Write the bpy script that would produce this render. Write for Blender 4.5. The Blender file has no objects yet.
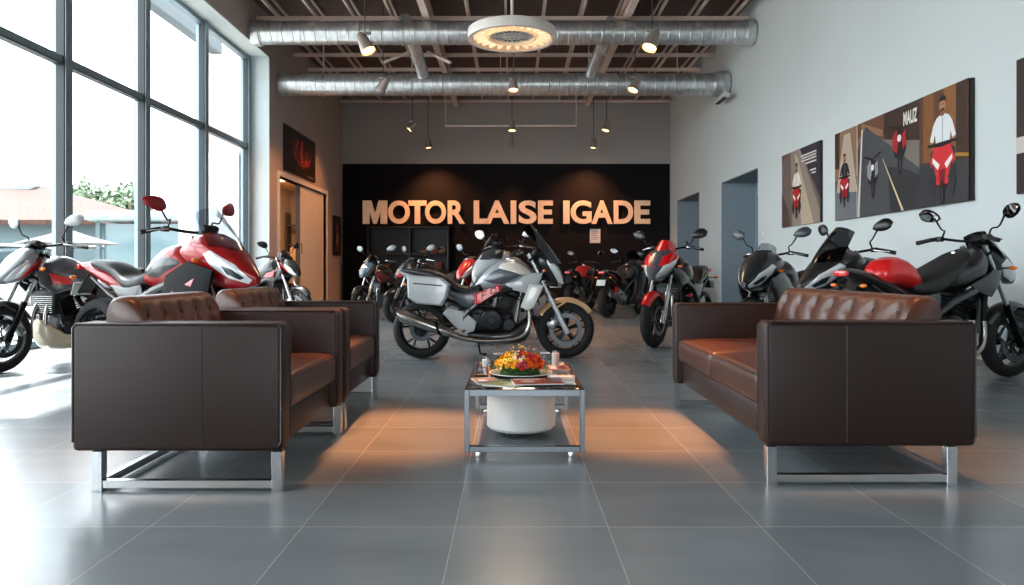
import bpy, bmesh, math, random
from mathutils import Vector, Matrix, Euler, noise
random.seed(7)
PI = math.pi
sc = bpy.context.scene
C = sc.collection
# ---------------------------------------------------------------- camera
F_PX, CAM_Z = 730.0, 0.95
cd = bpy.data.cameras.new('camera'); cam = bpy.data.objects.new('camera', cd); C.objects.link(cam)
cam.location = (0, 0, CAM_Z); cam.rotation_euler = (PI/2, 0, 0)
cd.sensor_width = 36; cd.lens = 36*F_PX/1024; cd.shift_y = -22.5/1024
cd.clip_start = .05; cd.clip_end = 400
sc.camera = cam
# ---------------------------------------------------------------- world, sun, exposure
sc.view_settings.view_transform = 'Standard'; sc.view_settings.look = 'None'
sc.view_settings.gamma = 1; sc.view_settings.use_curve_mapping = False
sc.view_settings.exposure = 0.98
w = bpy.data.worlds.new('sky'); sc.world = w; w.use_nodes = True
bg = w.node_tree.nodes['Background']
bg.inputs[0].default_value = (0.91, 0.97, 1.0, 1); bg.inputs[1].default_value = 4.0
sl = bpy.data.lights.new('sun', 'SUN'); sl.energy = 12.0; sl.angle = math.radians(1.2); sl.color = (1.0, .95, .87)
so = bpy.data.objects.new('sun', sl); C.objects.link(so); so.location = (-12, 6, 20)
so.rotation_euler = Vector((1.0, -.22, -1.95)).to_track_quat('-Z', 'Y').to_euler()
def portal(loc, rot, sx, sy):
    l = bpy.data.lights.new('window_portal', 'AREA'); l.shape = 'RECTANGLE'; l.size = sx; l.size_y = sy
    l.cycles.is_portal = True
    o = bpy.data.objects.new('window_portal', l); C.objects.link(o); o.location = loc; o.rotation_euler = rot
portal((-6.0, 5.5, 2.85), (0, -PI/2, 0), 5.6, 21)
portal((0, -5.05, 1.4), (PI/2, 0, 0), 3.0, 2.6)  # portal of the opening added behind the camera
sc.cycles.use_denoising = True
sc.cycles.max_bounces = 10; sc.cycles.diffuse_bounces = 5; sc.cycles.glossy_bounces = 4
sc.cycles.transparent_max_bounces = 12; sc.cycles.caustics_reflective = False; sc.cycles.caustics_refractive = False
sc.cycles.sample_clamp_indirect = 6

# ================================================================ materials
MATS = {}
def rgb(h):
    if isinstance(h, str):
        h = h.lstrip('#'); c = [int(h[i:i+2], 16)/255 for i in (0, 2, 4)]
        return tuple((x/12.92 if x <= .04045 else ((x+.055)/1.055)**2.4) for x in c) + (1,)
    return tuple(h)[:3] + (1,)
def mat(name, col, rough=.5, metal=0, coat=0, emit=0, ecol=None, bump=0, bscale=40, vary=0, vscale=3, trans=0, spec=.5, stretch=None, alpha=None):
    if name in MATS: return MATS[name]
    m = bpy.data.materials.new(name); m.use_nodes = True; nt = m.node_tree; b = nt.nodes['Principled BSDF']
    c = rgb(col)
    b.inputs['Base Color'].default_value = c; b.inputs['Roughness'].default_value = rough
    b.inputs['Metallic'].default_value = metal; b.inputs['Coat Weight'].default_value = coat
    b.inputs['Coat Roughness'].default_value = .04
    b.inputs['Specular IOR Level'].default_value = spec
    if trans: b.inputs['Transmission Weight'].default_value = trans
    if emit:
        b.inputs['Emission Color'].default_value = rgb(ecol or col); b.inputs['Emission Strength'].default_value = emit
    if vary or bump:
        tc = nt.nodes.new('ShaderNodeTexCoord'); src = tc.outputs['Object']
        if stretch:
            mp = nt.nodes.new('ShaderNodeMapping'); mp.inputs['Scale'].default_value = stretch
            nt.links.new(src, mp.inputs[0]); src = mp.outputs[0]
    if vary:
        n = nt.nodes.new('ShaderNodeTexNoise'); n.inputs['Scale'].default_value = vscale; n.inputs['Detail'].default_value = 5
        nt.links.new(src, n.inputs['Vector'])
        r = nt.nodes.new('ShaderNodeValToRGB'); r.color_ramp.elements[0].position = .3; r.color_ramp.elements[1].position = .7
        r.color_ramp.elements[0].color = tuple(x*(1-vary) for x in c[:3])+(1,)
        r.color_ramp.elements[1].color = tuple(min(1, x*(1+vary)) for x in c[:3])+(1,)
        nt.links.new(n.outputs[0], r.inputs[0]); nt.links.new(r.outputs[0], b.inputs['Base Color'])
    if bump:
        n2 = nt.nodes.new('ShaderNodeTexNoise'); n2.inputs['Scale'].default_value = bscale; n2.inputs['Detail'].default_value = 4
        nt.links.new(src, n2.inputs['Vector'])
        bp = nt.nodes.new('ShaderNodeBump'); bp.inputs['Strength'].default_value = bump; bp.inputs['Distance'].default_value = .01
        nt.links.new(n2.outputs[0], bp.inputs['Height']); nt.links.new(bp.outputs[0], b.inputs['Normal'])
    MATS[name] = m; return m
def glass(name, tint=(1, 1, 1), refl=1.0, dark=0.0, rough=0):
    """thin sheet: see-through with a fresnel reflection"""
    if name in MATS: return MATS[name]
    m = bpy.data.materials.new(name); m.use_nodes = True; nt = m.node_tree; nt.nodes.clear()
    out = nt.nodes.new('ShaderNodeOutputMaterial'); mx = nt.nodes.new('ShaderNodeMixShader')
    tr = nt.nodes.new('ShaderNodeBsdfTransparent'); tr.inputs[0].default_value = tuple(t*(1-dark) for t in tint)+(1,)
    gl = nt.nodes.new('ShaderNodeBsdfGlossy'); gl.inputs['Roughness'].default_value = rough
    lw = nt.nodes.new('ShaderNodeLayerWeight'); lw.inputs[0].default_value = .5
    pw = nt.nodes.new('ShaderNodeMath'); pw.operation = 'POWER'; pw.inputs[1].default_value = 5; nt.links.new(lw.outputs['Facing'], pw.inputs[0])
    mu = nt.nodes.new('ShaderNodeMath'); mu.operation = 'MULTIPLY_ADD'; mu.inputs[1].default_value = .9*refl; mu.inputs[2].default_value = .045*refl
    nt.links.new(pw.outputs[0], mu.inputs[0]); nt.links.new(mu.outputs[0], mx.inputs[0])
    nt.links.new(tr.outputs[0], mx.inputs[1]); nt.links.new(gl.outputs[0], mx.inputs[2]); nt.links.new(mx.outputs[0], out.inputs[0])
    MATS[name] = m; return m

def floor_mat():
    m = bpy.data.materials.new('floor_tile'); m.use_nodes = True; nt = m.node_tree; N = nt.nodes; L = nt.links; b = N['Principled BSDF']
    g = N.new('ShaderNodeNewGeometry'); sp = N.new('ShaderNodeSeparateXYZ'); L.new(g.outputs['Position'], sp.inputs[0])
    def math_(op, a, bb, c=None):
        n = N.new('ShaderNodeMath'); n.operation = op
        for i, v in enumerate((a, bb, c)):
            if v is None: continue
            if isinstance(v, (int, float)): n.inputs[i].default_value = v
            else: L.new(v, n.inputs[i])
        return n.outputs[0]
    S = .5655
    fx = math_('DIVIDE', math_('ADD', sp.outputs[0], 100*S - .355), S); fy = math_('DIVIDE', math_('ADD', sp.outputs[1], 100*S - 2.70), S)
    ex = math_('ABSOLUTE', math_('SUBTRACT', math_('FRACT', fx, 0), .5), 0)
    ey = math_('ABSOLUTE', math_('SUBTRACT', math_('FRACT', fy, 0), .5), 0)
    e = math_('MAXIMUM', ex, ey); gr = math_('MAXIMUM', math_('GREATER_THAN', ex, .4968), math_('GREATER_THAN', ey, .495))
    cb = N.new('ShaderNodeCombineXYZ'); L.new(math_('FLOOR', fx, 0), cb.inputs[0]); L.new(math_('FLOOR', fy, 0), cb.inputs[1]); cb.inputs[2].default_value = .5
    wn = N.new('ShaderNodeTexWhiteNoise'); wn.noise_dimensions = '3D'; L.new(cb.outputs[0], wn.inputs['Vector'])
    ad = N.new('ShaderNodeVectorMath'); ad.operation = 'ADD'; L.new(g.outputs['Position'], ad.inputs[0]); L.new(wn.outputs['Color'], ad.inputs[1])
    mp = N.new('ShaderNodeMapping'); mp.inputs['Scale'].default_value = (1.0, 2.6, 1); L.new(ad.outputs[0], mp.inputs[0])
    ns = N.new('ShaderNodeTexNoise'); ns.inputs['Scale'].default_value = 1.3; ns.inputs['Detail'].default_value = 3.0; L.new(mp.outputs[0], ns.inputs['Vector'])
    v = math_('ADD', math_('MULTIPLY', ns.outputs[0], .75), math_('MULTIPLY', wn.outputs['Value'], .18))
    r = N.new('ShaderNodeValToRGB'); r.color_ramp.elements[0].position = .15; r.color_ramp.elements[1].position = .9
    r.color_ramp.elements[0].color = rgb('#6c7276'); r.color_ramp.elements[1].color = rgb('#898f93'); L.new(v, r.inputs[0])
    mx = N.new('ShaderNodeMix'); mx.data_type = 'RGBA'; L.new(gr, mx.inputs[0]); L.new(r.outputs[0], mx.inputs[6]); mx.inputs[7].default_value = rgb('#aaa49e')
    L.new(mx.outputs[2], b.inputs['Base Color'])
    b.inputs['Roughness'].default_value = .25
    b.inputs['Specular IOR Level'].default_value = .55
    bp = N.new('ShaderNodeBump'); bp.inputs['Strength'].default_value = .25; bp.inputs['Distance'].default_value = .003
    L.new(math_('SUBTRACT', 1, gr), bp.inputs['Height']); L.new(bp.outputs[0], b.inputs['Normal'])
    return m
def roof_mat():
    m = bpy.data.materials.new('clay_roof_tiles'); m.use_nodes = True; nt = m.node_tree; N = nt.nodes; L = nt.links; b = N['Principled BSDF']
    tc = N.new('ShaderNodeTexCoord'); br = N.new('ShaderNodeTexBrick'); br.inputs['Scale'].default_value = 2.2
    br.inputs['Color1'].default_value = rgb('#3c2015'); br.inputs['Color2'].default_value = rgb('#331a10'); br.inputs['Mortar'].default_value = rgb('#22120c')
    br.inputs['Mortar Size'].default_value = .04
    L.new(tc.outputs['Object'], br.inputs['Vector']); L.new(br.outputs[0], b.inputs['Base Color']); b.inputs['Roughness'].default_value = .8
    return m

# ================================================================ mesh helpers
def cr(pts, n):
    """Catmull-Rom through tuples of any length, n samples per span"""
    P = [pts[0]]+list(pts)+[pts[-1]]; out = []
    for i in range(1, len(P)-2):
        for k in range(n):
            t = k/n; a, b, c, d = P[i-1], P[i], P[i+1], P[i+2]
            out.append(tuple(.5*((2*b[j]) + (c[j]-a[j])*t + (2*a[j]-5*b[j]+4*c[j]-d[j])*t*t + (3*b[j]-a[j]-3*c[j]+d[j])*t**3) for j in range(len(b))))
    out.append(tuple(pts[-1])); return out
class MB:
    def __init__(s): s.v = []; s.f = []; s.m = []; s.i = 0
    def mi(s, i): s.i = i; return s
    def add(s, vs, fs, xf=None):
        o = len(s.v)
        for p in vs: s.v.append(tuple(xf @ Vector(p)) if xf else tuple(p))
        for f in fs: s.f.append([i+o for i in f]); s.m.append(s.i)
        return s
    def box(s, c, d, rot=None, bev=0, seg=2):
        if not bev:
            x, y, z = (q/2 for q in d)
            vs = [(-x,-y,-z),(x,-y,-z),(x,y,-z),(-x,y,-z),(-x,-y,z),(x,-y,z),(x,y,z),(-x,y,z)]
            fs = [(0,3,2,1),(4,5,6,7),(0,1,5,4),(1,2,6,5),(2,3,7,6),(3,0,4,7)]
        else:
            bm = bmesh.new(); bmesh.ops.create_cube(bm, size=1); bmesh.ops.scale(bm, vec=d, verts=bm.verts)
            bmesh.ops.bevel(bm, geom=list(bm.edges), offset=min(bev, min(d)*.49), segments=seg, profile=.5, affect='EDGES')
            vs = [tuple(v.co) for v in bm.verts]; bm.verts.index_update(); fs = [[v.index for v in f.verts] for f in bm.faces]; bm.free()
        xf = Matrix.Translation(c)
        if rot: xf = xf @ Euler(rot).to_matrix().to_4x4()
        return s.add(vs, fs, xf)
    def bx(s, x0, x1, y0, y1, z0, z1, bev=0, seg=2):
        return s.box(((x0+x1)/2, (y0+y1)/2, (z0+z1)/2), (abs(x1-x0), abs(y1-y0), abs(z1-z0)), None, bev, seg)
    def loft(s, rings, cap=True, closed=True):
        n = len(rings[0]); vs = [p for r in rings for p in r]; fs = []
        for i in range(len(rings)-1):
            for j in range(n if closed else n-1):
                a = i*n+j; b = i*n+(j+1) % n; fs.append((a, b, b+n, a+n))
        if cap:
            fs.append(tuple(reversed(range(n)))); fs.append(tuple((len(rings)-1)*n+k for k in range(n)))
        return s.add(vs, fs)
    def tube(s, pts, r, seg=10, sm=0, cap=True):
        if sm: 
            pp = [tuple(p)+((r[i],) if isinstance(r, (list, tuple)) else (r,)) for i, p in enumerate(pts)]
            pp = cr(pp, sm); pts = [p[:3] for p in pp]; r = [max(1e-4, p[3]) for p in pp]
        P = [Vector(p) for p in pts]; R = r if isinstance(r, (list, tuple)) else [r]*len(P)
        rings = []; u = None
        for i, p in enumerate(P):
            t = (P[min(i+1, len(P)-1)]-P[max(i-1, 0)]).normalized()
            if u is None: u = t.orthogonal().normalized()
            u = (u - t*u.dot(t)); u = u.normalized() if u.length > 1e-6 else t.orthogonal().normalized()
            w_ = t.cross(u)
            rings.append([tuple(p + (u*math.cos(2*PI*k/seg)+w_*math.sin(2*PI*k/seg))*R[i]) for k in range(seg)])
        return s.loft(rings, cap)
    def lathe(s, prof, c=(0,0,0), axis='Z', seg=24, closed=False, cap=True):
        rings = []
        for k in range(seg):
            a = 2*PI*k/seg; ca, sa = math.cos(a), math.sin(a); ring = []
            for r, h in prof:
                p = {'Z': (r*ca, r*sa, h), 'Y': (r*ca, h, r*sa), 'X': (h, r*ca, r*sa)}[axis]
                ring.append((p[0]+c[0], p[1]+c[1], p[2]+c[2]))
            rings.append(ring)
        n = len(prof); vs = [p for r in rings for p in r]; fs = []
        for k in range(seg):
            k2 = (k+1) % seg
            for j in range(n if closed else n-1):
                j2 = (j+1) % n
                fs.append((k*n+j, k2*n+j, k2*n+j2, k*n+j2))
        if cap and not closed:
            if prof[0][0] > 1e-5: fs.append(tuple(k*n for k in range(seg)))
            if prof[-1][0] > 1e-5: fs.append(tuple(k*n+n-1 for k in range(seg)))
        return s.add(vs, fs)
    def ball(s, c, r, seg=16, rings=10, xf=None):
        r = r if isinstance(r, (tuple, list)) else (r, r, r); rg = []
        for i in range(rings+1):
            a = PI*i/rings; q = max(math.sin(a), .02)
            rg.append([(r[0]*q*math.cos(2*PI*k/seg), r[1]*q*math.sin(2*PI*k/seg), r[2]*math.cos(a)) for k in range(seg)])
        t = MB().loft(rg); M = Matrix.Translation(c) @ (xf or Matrix.Identity(4)); return s.add(t.v, t.f, M)
    def grid(s, G, t=0):
        """sheet from a grid of points, thickened by t"""
        n, m = len(G), len(G[0])
        if not t: return s.loft(G, cap=False, closed=False)
        V = [[Vector(p) for p in r] for r in G]; B = []
        for i in range(n):
            row = []
            for j in range(m):
                a = V[min(i+1, n-1)][j]-V[max(i-1, 0)][j]; b = V[i][min(j+1, m-1)]-V[i][max(j-1, 0)][:] if False else V[i][min(j+1, m-1)]-V[i][max(j-1, 0)]
                nn = a.cross(b); nn = nn.normalized() if nn.length > 1e-9 else Vector((0, 0, 1)); row.append(tuple(V[i][j]-nn*t))
            B.append(row)
        rings = []
        for i in range(n): rings.append([tuple(p) for p in V[i]]+list(reversed(B[i])))
        return s.loft(rings, cap=True)
    def prism(s, out, y0, y1, ch=0, axis='Y'):
        """polygon in x,z extruded between y0 and y1 with an inset chamfer; axis renames the directions"""
        n = len(out); cx = sum(p[0] for p in out)/n; cz = sum(p[1] for p in out)/n
        def ring(y, k):
            o = []
            for x, z in out:
                d = math.hypot(x-cx, z-cz) or 1; f = max(0, 1-k/d); o.append((cx+(x-cx)*f, y, cz+(z-cz)*f))
            return o
        if ch: R = [ring(y0, ch), ring(y0+(ch if y1 > y0 else -ch), 0), ring(y1-(ch if y1 > y0 else -ch), 0), ring(y1, ch)]
        else: R = [ring(y0, 0), ring(y1, 0)]
        if axis == 'X': R = [[(p[1], p[0], p[2]) for p in r] for r in R]
        if axis == 'Z': R = [[(p[0], p[2], p[1]) for p in r] for r in R]
        return s.loft(R)
    def build(s, name, mats, parent=None, loc=None, rot=None, ang=35, flat=False):
        if not isinstance(mats, (list, tuple)): mats = [mats]
        me = bpy.data.meshes.new(name); me.from_pydata(s.v, [], s.f)
        for m in mats: me.materials.append(m)
        for p, i in zip(me.polygons, s.m): p.material_index = i
        bm = bmesh.new(); bm.from_mesh(me); bmesh.ops.recalc_face_normals(bm, faces=bm.faces); bm.to_mesh(me); bm.free()
        if not flat:
            me.polygons.foreach_set('use_smooth', [True]*len(me.polygons)); me.set_sharp_from_angle(angle=math.radians(ang))
        me.update()
        o = bpy.data.objects.new(name, me); C.objects.link(o)
        if parent: o.parent = parent
        if loc: o.location = loc
        if rot: o.rotation_euler = rot
        return o
def tag(o, label, cat, group=None, kind=None):
    o['label'] = label; o['category'] = cat
    if group: o['group'] = group
    if kind: o['kind'] = kind
    return o
def thing(name, label, cat, loc=(0,0,0), rz=0, group=None):
    o = bpy.data.objects.new(name, None); C.objects.link(o); o.empty_display_size = .1
    o.location = loc; o.rotation_euler = (0, 0, rz); return tag(o, label, cat, group)
def struct(name, mb, mats, parent=None, flat=True, **k):
    o = mb.build(name, mats, parent, flat=flat, **k)
    if not parent: o['kind'] = 'structure'
    return o
def kids(o): return [c for c in bpy.data.objects if c.parent == o]
def copy_tree(o, parent=None):
    c = o.copy(); C.objects.link(c)
    if parent: c.parent = parent
    for ch in list(o.children): copy_tree(ch, c)
    return c
def at(px, py, Y): return ((px-512)/F_PX*Y, Y, CAM_Z+(270-py)/F_PX*Y)
# ================================================================ room shell
XL, XR, YB, YF, ZC = -5.35, 4.98, 23.0, -5.0, 6.55
XW = -5.82
wall_light = mat('pale_wall_paint', '#ccd5d6', .7, vary=.03, vscale=.6, bump=.04, bscale=60)
wall_left_m = mat('dimmed_warm_wall_paint', '#aca19c', .75, vary=.03, vscale=.6)  # backlit dimness of the left wall is put into this darker colour
wall_back_m = mat('grey_wall_paint', '#a39e9b', .8, vary=.03, vscale=.5)
dark_panel = mat('black_wall_paint', '#0e0c10', .85, spec=.25, vary=.1, vscale=1.2)
reveal_m = mat('window_reveal_paint', '#c4ced0', .7)
ceil_m = mat('dark_ceiling_deck', '#5a4a46', .85, vary=.1, vscale=1)
joist_m = mat('ceiling_joist_paint', '#dcc8bd', .6, vary=.06, vscale=2)
frame_al = mat('grey_aluminium_frame', '#7f939c', .35, .5)
frame_dk = mat('dark_gasket', '#1b242a', .5)
white_tr = mat('white_trim_paint', '#e2dcd3', .5)
struct('floor', MB().bx(-6.0, 5.9, YF, YB+.2, -.12, 0), floor_mat())
struct('ceiling', MB().bx(-6.0, 5.4, YF, YB+.2, ZC, ZC+.2), ceil_m)
# back wall: grey paint over the top, black feature panel below
struct('wall_back', MB().bx(-6.0, 5.4, YB, YB+.2, 0, ZC), wall_back_m)
struct('wall_back_panel', MB().bx(XL+.02, XR-.02, YB-.03, YB-.002, 0, 4.29), dark_panel)
# right wall with two openings onto recesses
mb = MB()
ops = [(14.78, 17.37, 3.03), (19.42, 22.02, 3.04)]
ys = YF
for a, b_, h in ops:
    mb.bx(XR, XR+.8, ys, a, 0, ZC); mb.bx(XR, XR+.8, a, b_, h, ZC); ys = b_
mb.bx(XR, XR+.8, ys, YB, 0, ZC)
struct('wall_right', mb, wall_light)
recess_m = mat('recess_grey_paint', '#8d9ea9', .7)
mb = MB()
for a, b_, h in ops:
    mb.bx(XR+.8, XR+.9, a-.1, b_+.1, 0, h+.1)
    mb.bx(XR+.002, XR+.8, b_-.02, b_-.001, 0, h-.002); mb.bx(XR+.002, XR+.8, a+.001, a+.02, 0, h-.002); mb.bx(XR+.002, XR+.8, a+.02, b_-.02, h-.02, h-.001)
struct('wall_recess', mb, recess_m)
for k, (a, b_, h) in enumerate(ops):
    mb = MB().bx(XR+.765, XR+.79, a+.5, b_-.25, .01, h-.35)
    d = struct('door_%d' % (k+2), mb, mat('dark_blue_grey_door', '#39434b', .5))
    MB().tube([(XR+.74, a+.62, 1.0), (XR+.74, a+.62, 1.3)], .012, 8).build('door_handle', mat('chrome', '#d7dadb', .12, 1), d)
# left wall: solid part beyond the glazing, with a door opening
mb = MB()
D0, D1, DH = 16.75, 21.0, 3.12
mb.bx(XL-.47, XL, 16.1, D0, 0, ZC); mb.bx(XL-.2, XL, D0, D1, DH, ZC); mb.bx(XL-.2, XL, D1, YB, 0, ZC)
mb.bx(XL-.65, XL, YF, 16.1, 5.66, ZC)
struct('wall_left', mb, wall_left_m)
mb = MB().bx(XW-.1, XL+.004, 16.07, 16.098, 0, 5.655); mb.bx(XW-.1, XL+.003, YF, 16.07, 5.63, 5.656)
struct('trim_1', mb, reveal_m)
# room behind the left door
bm_ = mat('stockroom_paint', '#a08468', .8)
mb = MB().bx(-7.05, -6.95, 15.9, 23, 0, 3.4); mb.bx(-6.95, XL-.2, 22.9, 23, 0, 3.4); mb.bx(-6.95, XL-.48, 16.0, 16.1, 0, 3.4); mb.bx(-7.05, XL-.48, 16.12, 23, 3.4, 3.5)
struct('wall_stockroom', mb, bm_)
struct('floor_stockroom', MB().bx(-7.05, -6.0, 16.0, 23, -.12, 0), mat('stockroom_floor', '#6c655f', .5))
# door frame and sliding leaf
mb = MB(); fw = .11
mb.bx(XL-.2, XL+.03, D0-fw, D0, 0, DH+fw); mb.bx(XL-.2, XL+.03, D1, D1+fw, 0, DH+fw); mb.bx(XL-.2, XL+.03, D0, D1, DH, DH+fw)
struct('trim_2', mb, white_tr)
dr = struct('door_1', MB().bx(XL-.13, XL-.07, 18.65, D1-.005, .01, DH-.01), mat('white_door_leaf', '#efe8dd', .45))
MB().bx(XL-.07, XL-.045, 18.72, 18.76, 1.35, 1.65, .006).build('door_handle', mat('chrome', '#d7dadb'), dr)
MB().bx(XL-.15, XL-.06, 18.55, 18.648, .01, DH-.01).build('door_stile', mat('grey_stile', '#6a7075', .5), dr)
# baseboards
for nm, a in (('baseboard_left', (XL, XL+.015, 21.12, YB-.04, 0, .12)), ('baseboard_right', (XR-.015, XR, YF, 14.77, 0, .12))):
    struct(nm, MB().bx(*a), white_tr if 'right' in nm else wall_left_m)
# front wall behind the camera, with an unseen opening added and sized for front light
mb = MB().bx(-6.0, -1.5, YF-.2, YF, 0, ZC); mb.bx(1.5, 5.78, YF-.2, YF, 0, ZC); mb.bx(-1.5, 1.5, YF-.2, YF, 2.7, ZC); mb.bx(-1.5, 1.5, YF-.2, YF, 0, .1)
struct('wall_front', mb, wall_left_m)
pane_m = glass('window_glass', (.97, .99, 1.0), .8)
# glazing: one bay per pair of mullions
mull = [15.97, 13.72, 11.5, 9.45, 7.3, 5.15, 3.0, .85, -1.3, -3.45, -5.0]
for k in range(len(mull)-1):
    y1, y0 = mull[k], mull[k+1]; mb = MB(); hw = .075
    mb.bx(XW-.09, XW+.09, y1-hw, y1+hw, 0, 5.63); 
    mb.bx(XW-.07, XW+.06, y0+hw, y1-hw, 3.60, 3.70); mb.bx(XW-.07, XW+.06, y0+hw, y1-hw, 0, .09); mb.bx(XW-.07, XW+.06, y0+hw, y1-hw, 5.55, 5.63)
    mb.mi(1)
    for q in (y1-hw-.016, y0+hw+.001): mb.bx(XW-.03, XW+.075, q, q+.015, .09, 5.55)
    mb.bx(XW-.03, XW+.07, y0+hw, y1-hw, 3.585, 3.60)
    f = struct('window_%d' % (k+1), mb, [frame_al, frame_dk])
    for z0, z1 in ((.09, 3.60), (3.70, 5.55)):
        MB().bx(XW-.006, XW+.006, y0+hw, y1-hw, z0, z1).build('window_pane', pane_m, f, flat=True)
# ceiling grid: purlins run down the room, beams across it
for k in range(13):
    x = XL+.42+k*.80
    o = struct('ceiling_joist', MB().bx(x-.022, x+.022, 8, YB, 6.27, 6.34).bx(x-.022, x+.022, 8, YB, ZC-.05, ZC), joist_m)
for i, y in enumerate((11.4, 12.7, 14.0, 15.3, 16.6, 17.9, 19.2, 20.5, 21.8, 22.8)):
    mb = MB().bx(XL, XR, y-.035, y+.035, 6.18, 6.26)
    struct('ceiling_beam', mb, joist_m)
# two diagonal wider girders
for x in (-1.75, 2.35):
    mb = MB().bx(x-.07, x+.07, 8, YB, 6.08, 6.17); mb.bx(x-.012, x+.012, 8, YB, 6.17, 6.5)
    struct('ceiling_girder', mb, joist_m)
# ================================================================ ducts
zinc = mat('galvanised_steel', '#cdd0d2', .30, .8, vary=.22, vscale=5, bump=.35, bscale=9, stretch=(3, 1, 1))
def duct(y, z, r, x0, x1, label, seams=30):
    t = thing('air_duct', label, 'duct', ((x0+x1)/2, y, z), 0, 'round metal ducts under the ceiling')
    prof = []; n = 46; L = x1-x0
    for k in range(n+1):
        h = -L/2+L*k/n
        if 0 < k < n: prof += [(r, h-.016), (r+.010, h-.008), (r+.010, h+.008), (r, h+.016)]
        else: prof.append((r, h))
    MB().lathe(prof, (0,0,0), 'X', 40).build('pipe', zinc, t, ang=50)
    for s in (-1, 1):
        MB().lathe([(r+.001, s*(L/2-.22)), (r+.035, s*(L/2-.20)), (r+.035, s*(L/2-.05)), (r+.012, s*(L/2-.02))], (0,0,0), 'X', 40).build('collar', zinc, t)
    for k in range(5):
        h = -L*.4+L*.2*k
        if z+r+.12 < 6.18:
            MB().tube([(h, 0, r+.01), (h, 0, 6.18-z)], .009, 6).build('hanger_rod', joist_m, t)
            MB().lathe([(r+.013, h-.02), (r+.022, h-.02), (r+.022, h+.02), (r+.013, h+.02)], (0,0,0), 'X', 32, closed=True).build('strap', zinc, t)
    return t
duct(15.0, 5.82, .235, XL+.0, XR-.0, 'nearer and higher round galvanised duct crossing the ceiling')
duct(16.8, 5.22, .25, XL+.0, XR-.16, 'farther and lower round galvanised duct crossing below the ceiling')
# diagonal branch linking the two ducts
t = thing('duct_branch', 'short slanted metal duct branch between the two round ducts, left of centre', 'duct', (-2.2, 15.9, 5.6))
MB().tube([(0, -.95, .48), (.1, .15, .12), (.18, .72, -.2)], [.14, .14, .14], 20, 6).build('pipe', zinc, t)
for s in (-1, 1):
    MB().tube([(s*.75+.1, .2, -.08), (s*.2+.1, .5, .25)], .035, 8).build('brace', joist_m, t)
t = thing('duct_outlet', 'slanted black slot grille on the wall end of the lower duct', 'vent', (4.82, 16.8, 5.22))
MB().lathe([(.27, -.05), (.30, -.04), (.30, .12), (.26, .158)], (0,0,0), 'X', 32).build('end_cap', zinc, t)
mb = MB().box((-.08, -.33, -.40), (.14, .75, .10), (0, .25, 0), .01); mb.mi(1)
for k in (-1, 1): mb.box((-.10+k*.025, -.33, -.455), (.02, .68, .012), (0, .25, 0))
mb.build('slot_grille', [mat('grille_white', '#c9cbca', .5), mat('black_void', '#0c0c0e', .7)], t)
# wide second slanted branches seen left and right of the ring lamp
t = thing('duct_branch', 'slanted metal duct branch between the two round ducts, right of centre', 'duct', (1.9, 15.9, 5.6))
MB().tube([(.15, -.95, .45), (.0, .1, .12), (-.12, .72, -.2)], [.12]*3, 20, 6).build('pipe', zinc, t)
# ================================================================ lamps
bulb_m = mat('warm_bulb', '#ffd9a0', .4, emit=9, ecol='#ffb566')
lamp_m = mat('spot_housing', '#9c8f88', .4, .4)
rod_m = mat('thin_black_rod', '#3a3433', .5)
def spot(x, y, z, label, aim, power=0, size=1.0, cone=50, rod=True):
    t = thing('spotlight', label, 'lamp', (x, y, z), 0, 'hanging spotlights')
    q = Vector(aim).normalized().to_track_quat('-Z', 'Y').to_matrix().to_4x4()
    m = MB().lathe([(.03, .17), (.055, .14), (.075, .02), (.10, -.13), (.104, -.13), (.104, -.115), (.08, .03), (.06, .15)], (0,0,0), 'Z', 24)
    mb = MB().add([tuple(Vector(v)*size) for v in m.v], m.f, q); mb.build('lamp_shade', lamp_m, t)
    m = MB().lathe([(.001, -.125), (.05, -.126), (.088, -.11), (.03, -.07)], (0,0,0), 'Z', 20)
    MB().add([tuple(Vector(v)*size) for v in m.v], m.f, q).build('bulb', bulb_m, t)
    MB().tube([(0, 0, .12*size), (0, .0, ZC-z)], .010, 6).build('rod', rod_m, t)
    mb = MB().box((0, 0, .14*size), (.17*size, .05*size, .03*size), None, .005)
    mb.build('bracket', lamp_m, t)
    if power:
        l = bpy.data.lights.new('spot_glow', 'SPOT'); l.energy = power; l.spot_size = math.radians(cone); l.spot_blend = .8
        l.color = (1.0, .38, .14); l.shadow_soft_size = .08
        o = bpy.data.objects.new('spot_glow', l); C.objects.link(o); o.parent = t
        o.location = q @ Vector((0, 0, -.16*size)); o.rotation_euler = Vector(aim).to_track_quat('-Z', 'Y').to_euler()
    return t
h = 3.9
spot(-2.52, 12.5, 4.83, 'largest and nearest spotlight hanging in front of the left half of the upper duct', (.5, -.2, -1), 260, 1.25)
spot(-2.72, 15.4, 4.85, 'spotlight hanging in front of the left half of the lower duct', (-.7, .3, -1), 200, 1.1, 75)
spot(-2.70, 19.8, 4.85, 'spotlight hanging above the left letters of the sign, the higher of two', (-1.0, -.1, -1.1), 150, 1, 80)
spot(-2.55, 22.2, 4.80, 'spotlight nearest the black panel above the left letters of the sign', (.12, .06, -1), 300, 1.05, 110)
spot(.03, 15.4, 4.86, 'spotlight hanging in front of the middle of the lower duct', (0, -.2, -1), 260)
spot(.0, 19.8, 4.85, 'spotlight at the middle of the thin white rail', (0, -.1, -1), 180)
spot(.0, 22.2, 4.78, 'lowest middle spotlight, beneath the thin white rail', (0, .2, -1), 120, .8)
spot(2.40, 12.5, 4.88, 'largest and nearest spotlight hanging in front of the right half of the upper duct', (-.4, -.3, -1), 260, 1.25)
spot(2.60, 15.4, 4.86, 'spotlight hanging in front of the right half of the lower duct', (-.45, -.2, -1), 260, 1.1)
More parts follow.
